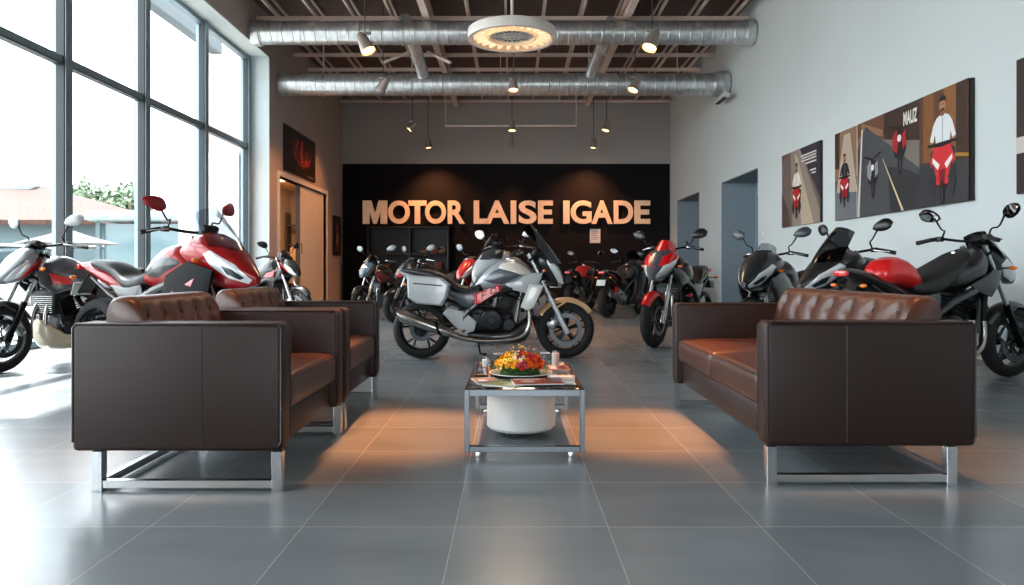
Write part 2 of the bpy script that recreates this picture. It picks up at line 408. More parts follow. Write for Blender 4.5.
spot(2.57, 19.8, 4.85, 'spotlight hanging above the right letters of the sign, the higher of two', (-.3, -.1, -1), 180)
spot(2.48, 22.2, 4.80, 'spotlight nearest the black panel above the right letters of the sign', (-.1, .06, -1), 300, 1.05, 110)
# unseen spotlights added out of frame for the warm patches on floor and seats
spot(-1.1, 5.3, 4.85, 'spotlight hanging over the left armchairs, above the frame', (.47, -1.0, -4.85), 1300, 1.1, 19)
spot(1.15, 5.3, 4.85, 'spotlight hanging over the right edge of the coffee table, above the frame', (-.42, -.95, -4.85), 1300, 1.1, 19)
spot(1.7, 3.6, 4.85, 'spotlight hanging over the sofa, above the frame', (.0, .5, -4.4), 380, 1.1, 34)
spot(-1.5, 3.4, 4.85, 'spotlight hanging over the nearest armchair, above the frame', (.0, .7, -4.4), 380, 1.1, 34)
t = thing('hanging_rail', 'thin white rail on two drop rods in front of the grey back wall', 'rail', (0, 19.9, 4.88))
MB().tube([(-1.82, 0, 1.3), (-1.82, 0, .0), (1.75, 0, 0), (1.75, 0, 1.3)], .025, 8).build('rail_tube', joist_m, t)
# ring pendant
t = thing('ring_chandelier', 'white ring pendant lamp with lit fins around a lace-patterned centre', 'lamp', (.0, 11.0, 4.42))
ringw = mat('ring_white', '#d8d2cb', .4)
R = .66
MB().lathe([(R, .0), (R+.008, .07), (R, .14), (R-.02, .15), (R-.02, .03), (R-.06, .0)], (0,0,0), 'Z', 72, closed=True).build('rim', ringw, t)
MB().lathe([(R-.04, .10), (.36, .10), (.36, .12), (R-.04, .12)], (0,0,0), 'Z', 64, closed=True).build('reflector', mat('ring_reflector', '#f0d2ac', .5, emit=.12, ecol='#ffb877'), t)
for k in range(24):
    a = 2*PI*k/24+.1; mb = MB().box((math.cos(a)*.50, math.sin(a)*.50, .055), (.17, .05, .07), (0, 0, a), .01)
    mb.build('fin', mat('ring_fin', '#fff0dc', .4, emit=.3, ecol='#ffd2a0'), t)
MB().lathe([(.34, .02), (.375, .02), (.375, .10), (.34, .10)], (0,0,0), 'Z', 56, closed=True).build('inner_ring', mat('inner_ring_glow', '#ffe0bb', .4, emit=.15, ecol='#ffcf9c'), t)
mb = MB(); 
for k in range(10):
    a = 2*PI*k/10
    for rr, r0 in ((.10, .05), (.22, .07)):
        mb.lathe([(r0, .045), (r0+.012, .045), (r0+.012, .055), (r0, .055)], (math.cos(a)*rr, math.sin(a)*rr, 0), 'Z', 14, closed=True)
    mb.tube([(0, 0, .05), (math.cos(a)*.34, math.sin(a)*.34, .05)], .006, 5)
mb.build('lace_centre', mat('lace_metal', '#e4e6e6', .35, .3), t)
MB().lathe([(.001, .075), (.345, .075), (.345, .085), (.001, .085)], (0,0,0), 'Z', 48).build('centre_plate', mat('lace_backing', '#4b5358', .5), t)
MB().tube([(0, 0, .09), (0, 0, 1.78)], .022, 10).build('rod', ringw, t)
MB().lathe([(.001, 1.70), (.06, 1.70), (.06, 1.76), (.001, 1.76)], (0,0,0), 'Z', 20).build('ceiling_rose', ringw, t)
l = bpy.data.lights.new('ring_glow', 'AREA'); l.shape = 'DISK'; l.size = 1.1; l.energy = 25; l.color = (1, .74, .5)
o = bpy.data.objects.new('ring_glow', l); C.objects.link(o); o.parent = t; o.location = (0, 0, -.02)
# ================================================================ sign
wood = mat('pale_wood_letters_lit', '#e2c2a4', .6, vary=.10, vscale=14, emit=.10, ecol='#e8b48c')  # slight emission puts the warm lamp light into the letters
sign = thing('wall_sign', 'row of pale wooden letters MOTOR LAISE IGADE on the black wall', 'sign', (0, YB-.03, 2.40))
GLY = {'M': [[(0,0),(.27,0),(.27,.58),(.435,0),(.565,0),(.73,.58),(.73,0),(1,0),(1,1),(.66,1),(.5,.42),(.34,1),(0,1)]],
       'T': [[(.35,0),(.65,0),(.65,.78),(1,.78),(1,1),(0,1),(0,.78),(.35,.78)]], 'L': [[(0,0),(1,0),(1,.22),(.37,.22),(.37,1),(0,1)]],
       'I': [[(0,0),(1,0),(1,1),(0,1)]], 'E': [[(0,0),(1,0),(1,.21),(.37,.21),(.37,.40),(.93,.40),(.93,.61),(.37,.61),(.37,.79),(1,.79),(1,1),(0,1)]]}
def block_letter(ch):
    mb = MB()
    for g in GLY[ch]: mb.prism(g, -.05, .05)
    me = bpy.data.meshes.new('letter'); me.from_pydata([(x, z, -y) for x, y, z in mb.v], [], mb.f)
    bm = bmesh.new(); bm.from_mesh(me); bmesh.ops.recalc_face_normals(bm, faces=bm.faces); bm.to_mesh(me); bm.free(); return me
def letter_mesh(ch):
    if ch in GLY and len(ch) == 1: return block_letter(ch)
    cu = bpy.data.curves.new('txt', 'FONT'); cu.body = ch; cu.size = 1; cu.offset = .03; cu.extrude = .05; cu.resolution_u = 5
    o = bpy.data.objects.new('txt', cu); C.objects.link(o); bpy.context.view_layer.update()
    me = bpy.data.meshes.new_from_object(o.evaluated_get(bpy.context.evaluated_depsgraph_get()))
    bpy.data.objects.remove(o); return me
LET = [('M',70,143),('O',146,211),('T',207,261),('O',257,320),('R',325,377),('L',403,447),('A',437,510),('I',514,531),('S',538,592),('E',596,641),('I',672,691),('G',694,757),('A',757,820),('D',824,882),('E',886,933)]
Yl = YB-.03
for ch, a, b_ in LET:
    me = letter_mesh(ch); xs = [v.co.x for v in me.vertices]; ysv = [v.co.y for v in me.vertices]
    X0 = (340+a/3.012-512)/F_PX*Yl; X1 = (340+b_/3.012-512)/F_PX*Yl; x0, x1, y0, y1 = min(xs), max(xs), min(ysv), max(ysv)
    for v in me.vertices:
        v.co = ((v.co.x-x0)/(x1-x0)*(X1-X0)+X0, -.05+v.co.z*.9, (v.co.y-y0)/(y1-y0)*.73)
    me.materials.clear(); me.materials.append(wood)
    o = bpy.data.objects.new('letter', me); C.objects.link(o); o.parent = sign
# ================================================================ display shelves on the back wall
t = thing('wall_shelf', 'black two bay display shelf standing against the black wall', 'shelf', (-3.22, YB-.03, 0))
sh = mat('black_shelf', '#141417', .35); shb = mat('shelf_back', '#222830', .5)
W2 = 1.24
for x in (-W2, 0.05, W2): MB().bx(x-.03, x+.03, -.42, -.002, 0, 2.26, .004).build('side_panel', sh, t)
for z in (.35, .95, 1.45, 2.28):
    MB().bx(-W2-.03, W2+.03, -.44, -.002, z-.03, z+.02, .004).build('shelf_board', sh, t)
MB().bx(-W2, W2, -.03, -.004, .1, 2.25).build('back_panel', shb, t)
tan_m = mat('tan_leather_goods', '#8a4a2c', .5); cream = mat('cream_box', '#b89c80', .6); redg = mat('red_goods', '#7a1f18', .4)
def helmet(x, z, m, label):
    t = thing('helmet', label, 'helmet', (x, YB-.25, z), random.uniform(-.4, .4), 'helmets on the display shelf')
    rg = []
    for i in range(11):
        a = PI*i/10*.72; q = max(.02, math.sin(a))*.125
        rg.append([(q*math.cos(2*PI*k/18), q*1.15*math.sin(2*PI*k/18), .125*math.cos(a)+.10) for k in range(18)])
    MB().loft(rg).build('shell', m, t)
    MB().box((0, -.125, .13), (.17, .05, .07), None, .02).build('visor', mat('dark_visor', '#101216', .1), t)
    MB().box((0, -.09, .045), (.13, .10, .05), None, .02).build('chin_bar', m, t)
helmet(-2.75, 1.472, cream, 'cream helmet at the left of the right bay of the display shelf')
helmet(-2.17, 1.472, cream, 'cream helmet at the right of the right bay of the display shelf')
def goods(x, z, m, label, w_=.2, hh=.12):
    t = thing('parcel_box', label, 'box', (x, YB-.24, z), random.uniform(-.2, .2), 'boxes on the display shelf')
    MB().bx(-w_/2, w_/2, -.09, .09, 0, hh, .008).build('carton', m, t)
    MB().bx(-w_/2-.004, w_/2+.004, -.095, .095, hh*.72, hh+.012, .006).build('lid', m, t)
goods(-2.43, 1.472, tan_m, 'tan box between the two cream helmets', .22, .14)
goods(-2.8, .972, redg, 'red box at the left of the lower right shelf bay', .2, .2)
goods(-2.3, .972, tan_m, 'tan box at the middle of the lower right shelf bay', .24, .2)
goods(-3.9, .972, tan_m, 'tan box in the lower left shelf bay', .2, .16)
# paper notice on the black wall
for (px, py, w_, hh, lb) in ((595, 236, .33, .44, 'white paper notice taped on the black wall right of the sign middle'),):
    x, y, z = at(px, py, YB); t = thing('paper_notice', lb, 'notice', (x, YB-.035, z))
    MB().bx(-w_/2, w_/2, -.004, 0, -hh/2, hh/2).build('sheet', mat('white_paper', '#d6d4d2', .7), t, flat=True)
    mb = MB()
    for k in range(5): mb.bx(-w_*.36, w_*(.36-.1*(k % 3)), -.0055, -.004, hh*(.3-.13*k)-.012, hh*(.3-.13*k)+.004)
    mb.build('printed_lines', mat('grey_ink', '#6c6a70', .7), t, flat=True)
# ================================================================ stockroom furniture behind the door
t = thing('storage_shelf', 'dark storage shelf seen through the open left doorway', 'shelf', (-6.22, 22.3, 0))
dkw = mat('dark_wood', '#3a2418', .6)
for x in (-.70, -.02, .66): MB().bx(x, x+.05, 0, .4, 0, 2.7).build('post', dkw, t)
for z in (.5, 1.1, 1.7, 2.3): MB().bx(-.7, .7, 0, .4, z, z+.04).build('shelf_board', dkw, t)
for i, (dx, z, c) in enumerate(((-.95, .54, '#b98a5c'), (-.42, .54, '#8a5a38'), (-.9, 1.14, '#c9a070'), (-.35, 1.14, '#a0683c'), (.4, .54, '#b98a5c'), (.85, 1.14, '#9a6a42'), (.35, 1.74, '#caa67c'), (-.6, 1.74, '#7c4a2c'), (.85, 1.74, '#b07c50'))):
    q = thing('cardboard_box', 'cardboard box on the storage shelf behind the left doorway', 'box', (-6.22+dx*.52, 22.5, z), 0, 'cardboard boxes in the stockroom')
    hh = .3+.1*(i % 3)
    MB().bx(-.12, .12, -.13, .13, 0, hh, .004).build('carton', mat('card_%d' % i, c, .8), q)
    MB().bx(-.03, .03, -.132, .132, hh-.02, hh+.003).build('tape', mat('card_tape', '#d8c39a', .4), q)
l = bpy.data.lights.new('stockroom_glow', 'AREA'); l.size = 1.2; l.energy = 90; l.color = (1, .66, .38)
t = thing('ceiling_lamp', 'warm ceiling lamp inside the stockroom behind the left doorway', 'lamp', (-6.3, 19.6, 3.38))
MB().lathe([(.001, -.02), (.28, -.02), (.3, .0), (.3, .118 - .1), (.001, .018)], (0,0,0), 'Z', 24).build('diffuser', mat('warm_diffuser', '#ffe0b8', .5, emit=4, ecol='#ffc890'), t)
o = bpy.data.objects.new('stockroom_glow', l); C.objects.link(o); o.parent = t; o.location = (0, 0, -.05)
# ================================================================ switch plate
t = thing('wall_switch', 'small white wall switch right of the nearer doorway on the right wall', 'switch', (XR, 730*4.98/251.5, CAM_Z+35/730*14.45))
MB().bx(-.012, 0, -.045, .045, -.06, .06, .004).build('plate', white_tr, t); MB().bx(-.02, -.012, -.018, .018, -.03, .03, .003).build('rocker', white_tr, t)

# ================================================================ posters
def poster(label, y_far, y_near, z0, z1, x, side, art, backing='#191417', group=None):
    """flat panel on a side wall; art = [(colour, [(u, v)...])], u runs left to right as seen from inside the room"""
    t = thing('poster', label, 'poster', (x, (y_far+y_near)/2, (z0+z1)/2), 0, group)
    W, H = abs(y_far-y_near), z1-z0
    MB().bx(*( (-.045, 0) if side > 0 else (0, .045) ), -W/2, W/2, -H/2, H/2, .003).build('backing', mat('poster_edge', backing, .5), t, flat=True)
    mats = []; mb = MB()
    for i, (c, poly) in enumerate(art):
        m = mat('ink_'+c.strip('#'), c, .45)
        if m not in mats: mats.append(m)
        mb.mi(mats.index(m)); d = .0462+.00035*i
        vs = [(-d*side, (W/2-u*W)*side if side > 0 else -W/2+u*W, -H/2+v*H) for u, v in poly]
        mb.add(vs, [list(range(len(vs)))])
    mb.build('print', mats, t, flat=True)
    return t
def ell(cx, cy, rx, ry, n=14, a0=0): return [(cx+rx*math.cos(2*PI*k/n+a0), cy+ry*math.sin(2*PI*k/n+a0)) for k in range(n)]
def q4(x0, y0, x1, y1): return [(x0, y0), (x1, y0), (x1, y1), (x0, y1)]
def rider(cx, cy, s, asp, shirt='#e6e6e4', bike='#b3232b', hair='#241813'):
    """a figure sitting on a machine seen from the front; asp = width over height of the panel"""
    X = lambda x: cx+x*s/asp
    Y = lambda y: cy+y*s
    P = lambda L: [(X(a), Y(b)) for a, b in L]
    A = [('#17171b', P([(-.10,0),(-.07,.32),(.07,.32),(.10,0),(.04,-.04),(-.04,-.04)]))]
    A += [('#2a2b33', P([(-.24,.12),(-.26,.42),(-.12,.5),(.12,.5),(.26,.42),(.22,.12),(.12,.05),(-.12,.05)]))]
    A += [(shirt, P([(-.13,.44),(-.16,.62),(-.19,.76),(-.13,.83),(-.05,.86),(.05,.86),(.13,.83),(.19,.76),(.16,.62),(.13,.44)]))]
    A += [(shirt, P([(-.19,.77),(-.26,.60),(-.27,.56),(-.20,.54),(-.15,.68)])), (shirt, P([(.19,.77),(.26,.60),(.27,.56),(.20,.54),(.15,.68)]))]
    A += [('#b07a5a', P([(-.265,.57),(-.25,.50),(-.18,.47),(-.20,.55)])), ('#b07a5a', P([(.265,.57),(.25,.50),(.18,.47),(.20,.55)])), ('#8b8f92', P([(-.008,.82),(.008,.82),(.006,.5),(-.006,.5)]))]
    A += [('#b07a5a', [(X(a), Y(b)) for a, b in ell(0, .965, .068, .095)]), (hair, P([(-.075,.98),(-.07,1.05),(-.03,1.085),(.03,1.085),(.07,1.05),(.075,.98),(.05,1.02),(-.05,1.02)])), (hair, P([(-.04,.985),(-.015,.985),(-.015,.975),(-.04,.975)])), (hair, P([(.04,.985),(.015,.985),(.015,.975),(.04,.975)])), (hair, P([(-.04,.93),(.04,.93),(.045,.895),(0,.87),(-.045,.895)])), ('#8c4a3c', P([(-.02,.912),(.02,.912),(.015,.903),(-.015,.903)]))]
    A += [('#8e5c44', P([(-.04,.84),(.04,.84),(.03,.9),(-.03,.9)]))]
    A += [(bike, P([(-.26,.30),(-.16,.50),(.16,.50),(.26,.30),(.12,.02),(-.12,.02)]))]
    A += [('#e8e4e2', P([(-.2,.36),(-.05,.26),(-.09,.2),(-.21,.3)])), ('#e8e4e2', P([(.2,.36),(.05,.26),(.09,.2),(.21,.3)]))]
    A += [('#7c131b', P([(-.07,.2),(.07,.2),(.05,-.02),(-.05,-.02)]))]
    A += [('#101013', P([(-.32,.50),(-.3,.53),(.3,.53),(.32,.50),(0,.47)]))]
    A += [('#2a2b33', P([(-.2,.3),(-.28,.05),(-.22,-.12),(-.15,-.1),(-.12,.1)])), ('#2a2b33', P([(.2,.3),(.28,.05),(.22,-.12),(.15,-.1),(.12,.1)])), ('#0c0c0f', [(X(a), Y(b)) for a, b in ell(0, -.08, .05, .15)]), ('#3c3d44', [(X(a), Y(b)) for a, b in ell(0, -.1, .02, .1)])]
    return A
def moto_art(cx, cy, s, asp, col):
    X = lambda x: cx+x*s/asp
    P = lambda L: [(X(a), cy+b*s) for a, b in L]
    A = [('#0d0d10', [(X(a), cy+b*s) for a, b in ell(.02, -.18, .09, .3)]), ('#34363c', [(X(a), cy+b*s) for a, b in ell(.02, -.2, .045, .2)])]
    A += [('#1c1d22', P([(-.2,-.1),(-.22,.3),(-.05,.42),(.2,.36),(.24,.0),(.1,-.2)]))]
    A += [(col, P([(-.24,.05),(-.26,.3),(-.1,.42),(-.02,.2),(-.1,-.05)])), (col, P([(.12,.0),(.1,.3),(.22,.38),(.26,.1)]))]
    A += [('#dfe2e4', [(X(a), cy+b*s) for a, b in ell(.0, .24, .075, .07)])]
    A += [('#121215', P([(-.4,.5),(-.36,.54),(0,.44),(.36,.56),(.4,.52),(0,.4)]))]
    return A
AR = [('#5a4a40', q4(0,0,1,1))]
# left third: rider in a street
AR += [('#8d6f58', q4(.0,.45,.227,1)), ('#b5a594', [(.09,.95),(.15,.95),(.227,.2),(.0,.2)]), ('#6b7278', [(0,0),(.227,0),(.227,.28),(.0,.32)]), ('#3e2c22', [(.0,.6),(.045,.58),(.05,1),(0,1)])]
AR += rider(.10, .24, .46, 2.55, '#20242c', '#b3232b')
# middle: two machines on a road
AR += [('#767069', q4(.227,0,.71,1)), ('#6a4634', [(.227,.86),(.42,.74),(.71,.80),(.71,1),(.227,1)]), ('#3a2a24', [(.45,.74),(.71,.62),(.71,1),(.45,1)]), ('#8c6a52', [(.26,.9),(.44,.78),(.44,.84),(.26,1)]),
       ('#474b50', [(.25,.0),(.227,.72),(.30,.94),(.71,.36),(.71,0)]), ('#2f3236', [(.50,.0),(.48,.46),(.60,.40),(.71,.30),(.71,0)]), ('#c9c3b8', [(.262,.92),(.275,.92),(.245,.0),(.227,.0)]), ('#d8c79c', [(.44,.55),(.443,.55),(.60,.0),(.585,.0)])]
AR += moto_art(.36, .38, .46, 2.55, '#8c8f96') + moto_art(.57, .58, .5, 2.55, '#a8242c')
AR += [('#c8302f', q4(.2268,.0,.2272,.01)), ('#e8e6e2', q4(.2255,0,.2285,1))]
# right third: person on a red scooter
AR += [('#5f3e2a', q4(.71,0,1,1)), ('#80522f', q4(.735,.35,.80,1)), ('#8a5a34', q4(.86,.3,.93,1)), ('#3b2820', q4(.93,.3,1,1)), ('#34373c', [(.71,0),(1,0),(1,.34),(.71,.40)]), ('#a6772c', [(.90,.40),(1,.36),(1,.39),(.90,.43)])]
AR += rider(.855, .16, .72, 2.55, '#dfe6e8', '#d02c33')
big = poster('large wide poster of riders and red motorcycles on the right wall', 11.15, 7.85, 1.70, 3.02, XR, 1, AR)
me = letter_mesh('MAUZ'); xs = [v.co.x for v in me.vertices]; ysv = [v.co.y for v in me.vertices]; x0, x1, y0, y1 = min(xs), max(xs), min(ysv), max(ysv)
for v in me.vertices:
    u = .60+(v.co.x-x0)/(x1-x0)*.095; vv = .80+(v.co.y-y0)/(y1-y0)*.13
    v.co = (-.064-(.001 if v.co.z > 0 else 0), 1.65-u*3.3, -.66+vv*1.32)
me.materials.clear(); me.materials.append(mat('white_print', '#e9e6e0', .5)); o = bpy.data.objects.new('poster_lettering', me); C.objects.link(o); o.parent = big
AR = [('#6b5f58', q4(0,0,1,1)), ('#8f8478', [(.25,1),(.5,1),(1,.15),(1,0),(.3,0)]), ('#b9a994', [(.36,.96),(.44,.9),(.85,.0),(.55,0)]), ('#33303a', [(.5,1),(1,1),(1,.3)]), ('#6a4a3c', [(0,.9),(.22,1),(0,1)]), ('#4a3d3c', [(0,0),(.0,.5),(.2,.2),(.25,0)])]
AR += rider(.42, .22, .56, 1.27, '#e4ddd4', '#b02a25')
AR += [('#dedad6', q4(a, b_, c, b_+.018)) for a, b_, c in ((.54,.88,.93), (.58,.845,.93), (.56,.81,.93), (.66,.765,.93), (.78,.66,.92), (.82,.62,.92))]
poster('smaller poster of a rider in white beside the far doorways on the right wall', 13.34, 11.69, 1.72, 3.03, XR, 1, AR)
AR = [('#7c1e22', q4(0,0,1,1)), ('#2a1a1c', q4(0,0,.12,1)), ('#c8c0bb', q4(.0,.3,.1,.42)), ('#3a2022', [(.1,0),(.4,.5),(.2,1),(1,1),(1,0)])] + rider(.55, .2, .6, 1.5)
poster('poster cut off by the right edge of the photo', 7.14, 5.2, 1.69, 3.0, XR, 1, AR)
AR = [('#120b0d', q4(0,0,1,1)), ('#3c0f12', ell(.5,.45,.38,.3)), ('#5c1416', ell(.42,.55,.2,.3,12,.3)), ('#b4352c', [(.25,.42),(.3,.55),(.36,.78),(.40,.78),(.36,.55),(.33,.4)]), ('#c8503c', [(.5,.3),(.46,.5),(.52,.85),(.56,.84),(.53,.52),(.58,.34)]), ('#a02c26', [(.3,.36),(.5,.22),(.75,.30),(.82,.5),(.78,.5),(.7,.36),(.5,.28),(.34,.42)]),
      ('#7c1f1c', [(.6,.3),(.66,.66),(.72,.7),(.7,.4)]), ('#d8b8a8', q4(.72,.06,.9,.08)), ('#c4281f', ell(.66,.38,.05,.07))]
poster('dark poster with a glowing red swirl above the left doorway', 19.7, 17.05, 3.30, 4.38, XL, -1, AR)
AR = [('#1a1012', q4(0,0,1,1)), ('#6a3a2c', [(.2,.1),(.35,.8),(.5,.95),(.7,.7),(.8,.1)]), ('#b07050', ell(.5,.72,.14,.09)), ('#c8a080', [(.35,.3),(.4,.55),(.6,.55),(.65,.3)])]
poster('narrow dark portrait poster right of the left doorway', 22.62, 21.75, 1.4, 2.58, XL, -1, AR)
# ================================================================ leather seating
leather = mat('brown_leather_shaded', '#241410', .46, vary=.06, vscale=3, spec=.35, bump=.06, bscale=130)  # same leather as the cushions, darkened for the shade on arms and sides
leather_lit = mat('brown_leather_lit', '#43261b', .36, vary=.15, vscale=4, bump=.10, bscale=60)  # warm lamp light on the cushions is put into this lighter tone
piping_m = mat('dark_piping', '#2a1c1a', .4)
steel = mat('brushed_chrome_steel', '#dadddf', .2, 1)
def softbox(cx, cy, cz, lx, ly, lz, r, puff=0, n=18, disp=None, mb=None):
    """rounded cushion block with a crowned top; disp(x, y, z) adds an offset to the top"""
    bm = bmesh.new(); mb = mb or MB()
    vs, fs = [], []; key = {}
    def vert(p):
        k = tuple(round(q, 5) for q in p)
        if k in key: return key[k]
        hx, hy, hz = lx/2, ly/2, lz/2; q = Vector((max(-hx+r, min(hx-r, p[0]*hx)), max(-hy+r, min(hy-r, p[1]*hy)), max(-hz+r, min(hz-r, p[2]*hz))))
        d = Vector((p[0]*hx, p[1]*hy, p[2]*hz))-q
        o = q+(d.normalized()*r if d.length > 1e-6 else d)
        f = (1-abs(p[0])**4)*(1-abs(p[1])**4)
        o.z += (puff*f if p[2] > 0 else 0)*(1 if p[2] > .99 else max(0, p[2]))
        if disp and p[2] > .99: o.z += disp(o.x, o.y)*f
        key[k] = len(vs); vs.append((o.x+cx, o.y+cy, o.z+cz)); return key[k]
    def edge(l):
        t = r/(l/2); L = [-1, -1+t*.35, -1+t*.7, -1+t]+[-1+t+(2-2*t)*k/n for k in range(1, n)]+[1-t, 1-t*.7, 1-t*.35, 1]; return L
    ax = [edge(lx), edge(ly), edge(lz) if lz > .2 else [-1, -.6, -.2, .2, .6, 1]]
    for a in range(3):
        b_, c_ = (a+1) % 3, (a+2) % 3
        for s_ in (-1, 1):
            for i in range(len(ax[b_])-1):
                for j in range(len(ax[c_])-1):
                    q = []
                    for u, v in ((i, j), (i+1, j), (i+1, j+1), (i, j+1)):
                        p = [0, 0, 0]; p[a] = s_; p[b_] = ax[b_][u]; p[c_] = ax[c_][v]; q.append(vert(p))
                    fs.append(q)
    bm.free(); mb.add(vs, fs); return mb
def tufted(L, rows, cols, H=.40, T=.17, seed=0):
    """back cushion along Y: profile in x,z, leaning; face towards -X is buttoned"""
    rnd = random.Random(seed); prof = []; n = 44
    for k in range(n):
        a = 2*PI*k/n; c_, s_ = math.cos(a), math.sin(a); e = 2/3.0
        prof.append((math.copysign(abs(c_)**e, c_), math.copysign(abs(s_)**e, s_)))
    btn = []
    for r_ in range(rows):
        for c_ in range(cols):
            y = -L/2+L*(c_+.5+(.0 if r_ % 2 else .0))/cols; btn.append((y, H*(.28-.34*r_)))
    rings = []; m = max(28, int(L*60))
    for i in range(m+1):
        y = -L/2+L*i/m; ed = min(1, min(i, m-i)/3.0); sc_ = .90+.10*math.sin(ed*PI/2); ring = []
        for px, pz in prof:
            x = px*T/2*sc_; z = pz*H/2*sc_
            if px < .25:
                d = 0
                for by, bz in btn:
                    q = ((y-by)/.05)**2+((z-bz)/.045)**2
                    if q < 6: d = max(d, .028*math.exp(-q))
                    dy = abs(y-by); q2 = (dy/.012)**2
                    if q2 < 5: d = max(d, .0035*math.exp(-q2)*math.exp(-((z-bz)/.09)**2))
                x += d*min(1, (.25-px))
            lean = .20*(z+H/2)
            ring.append((x+lean, y, z+H/2))
        rings.append(ring)
    mb = MB().loft(rings); P = [(-T/2*.93+.026+.20*(bz+H/2), by, bz+H/2) for by, bz in btn]
    return mb, P
def seating(name, label, cat, x_front, x_back, y0, y1, ncush, group=None):
    """x_back may be left (<x_front) or right; y0 is the near side"""
    s_ = 1 if x_back > x_front else -1; D = abs(x_back-x_front); L = y1-y0
    t = thing(name, label, cat, ((x_front+x_back)/2, (y0+y1)/2, 0), 0, group)
    X = lambda d: s_*(d-D/2)      # d = distance behind the front
    at_ = .135; zb, zt = .172, .722
    for sy in (-1, 1):
        yc = sy*(L/2-at_/2)
        a = MB().box((0, yc, (zb+zt)/2), (D, at_, zt-zb), None, .022, 3).build('armrest', leather, t, ang=60)
        mb = MB()
        for yy in (yc-at_/2+.006, yc+at_/2-.006):
            mb.tube([(X(.02), yy, zb+.02), (X(.004), yy, zb+.04), (X(.004), yy, zt-.02), (X(.02), yy, zt-.003), (X(D-.02), yy, zt-.003), (X(D-.004), yy, zt-.02), (X(D-.004), yy, zb+.04)], .0055, 6)
        mb.tube([(X(D*.38), sy*(L/2)+.0008*sy, zb+.02), (X(D*.38), sy*(L/2)+.0008*sy, zt-.02)], .0018, 5)
        mb.build('piping', piping_m, a)
    MB().box((X(.36), 0, .245), (.64, L-2*at_-.004, .145), None, .012).build('seat_base', leather, t)
    MB().box((X(D-.05), 0, (zb+.60)/2), (.095, L-2*at_-.004, .60-zb), None, .02).build('backrest', leather, t)
    Lc = (L-2*at_-.008)/ncush
    for k in range(ncush):
        cy = -L/2+at_+.004+Lc*(k+.5); rnd = random.Random(k*7+3)
        wr = [(rnd.uniform(-.3, .3), rnd.uniform(-Lc/2, Lc/2), rnd.uniform(0, PI), rnd.uniform(.5, 1)) for _ in range(9)]
        def dsp(x, y):
            v = 0
            for wx, wy, wa, am in wr:
                u = (x-wx)*math.cos(wa)+(y-wy)*math.sin(wa); q = -(x-wx)*math.sin(wa)+(y-wy)*math.cos(wa)
                v -= .009*am*math.exp(-(u/.02)**2-(q/.12)**2)
            return v + .006*noise.noise(Vector((x*6, y*6, k)))
        cdp = D-.12
        c = softbox(X(.005+cdp/2), cy, .402, cdp, Lc-.006, .155, .035, .022, 22, dsp).build('seat_cushion', leather_lit, t, ang=70)
        mb = MB(); f = X(.009)
        for z in (.345, .462): mb.tube([(X(.3), cy-Lc/2+.012, z), (f+s_*.03, cy-Lc/2+.012, z), (f+s_*.004, cy-Lc/2+.03, z), (f+s_*.004, cy+Lc/2-.03, z), (f+s_*.03, cy+Lc/2-.012, z), (X(.3), cy+Lc/2-.012, z)], .005, 6)
        mb.build('piping', piping_m, c)
    mb, P = tufted(L-2*at_-.01, 2 if ncush == 1 else 2, 5 if ncush == 1 else 7, .40, .19)
    if s_ < 0: mb.v = [(-x, y, z) for x, y, z in mb.v]
    bc = mb.build('back_cushion', leather_lit, t, loc=(X(D-.215), 0, .432), ang=70)
    for x, y, z in P:
        MB().ball((0, 0, 0), (.007, .013, .013), 10, 6).build('button', leather, bc, loc=(x*s_, y, z))
    # steel legs and the runners joining them
    for sx in (.024, D-.105):
        for sy in (-1, 1):
            MB().box((X(sx), sy*(L/2-.028), zb/2), (.044, .044, zb), None, .0015, 1).build('leg', steel, t, flat=True)
    for sy in (-1, 1): MB().box(((X(.024)+X(D-.105))/2, sy*(L/2-.028), .030), (D-.175, .032, .034), None, .0015, 1).build('runner', steel, t, flat=True)
    MB().box((X(D-.105), 0, .030), (.034, L-.10, .034), None, .0015, 1).build('runner', steel, t, flat=True)
    return t
seating('armchair', 'brown leather armchair nearest the camera on the left, on steel legs', 'armchair', -.985, -1.885, 3.12, 4.26, 1, 'brown leather armchairs')
seating('armchair', 'brown leather armchair just behind the nearest one, farther from the camera', 'armchair', -.985, -1.885, 4.31, 5.42, 1, 'brown leather armchairs')
seating('sofa', 'long brown leather two cushion sofa with buttoned back on steel legs', 'sofa', 1.122, 2.045, 3.21, 5.11, 2)
# ================================================================ coffee table
chrome = mat('chrome', '#d7dadb', .12, 1)
gun = mat('polished_dark_steel', '#6b7176', .22, 1)
TX, TY0, TY1, TZ = .064, 3.69, 4.86, .346
t = thing('coffee_table', 'low chrome framed coffee table with a dark glass top', 'table', (TX, (TY0+TY1)/2, 0))
W = .305; Lt = (TY1-TY0)/2
for sy in (-1, 1):
    y = sy*(Lt-.016)
    for sx in (-1, 1): MB().box((sx*(W-.012), y, (TZ+.025)/2), (.024, .032, TZ-.028), None, .0015, 1).build('leg', gun, t, flat=True)
    MB().box((0, y, .043), (2*W-.05, .032, .03), None, .0015, 1).build('stretcher', gun, t, flat=True)
    for sx in (-1, 1): MB().lathe([(.001, 0), (.017, 0), (.019, .012), (.014, .03), (.001, .03)], (sx*(W-.07), y, 0), 'Z', 16).build('foot', chrome, t)
    MB().box((0, y, TZ-.018), (2*W-.05, .032, .032), None, .0015, 1).build('top_rail', gun, t, flat=True)
for sx in (-1, 1): MB().box((sx*(W-.012), 0, TZ-.018), (.024, 2*Lt-.066, .032), None, .0015, 1).build('top_rail', gun, t, flat=True)
MB().bx(-W+.026, W-.026, -Lt+.034, Lt-.034, TZ-.014, TZ-.004, .002).build('glass_top', mat('dark_table_glass', '#14181b', .03, coat=1, spec=.9), t)
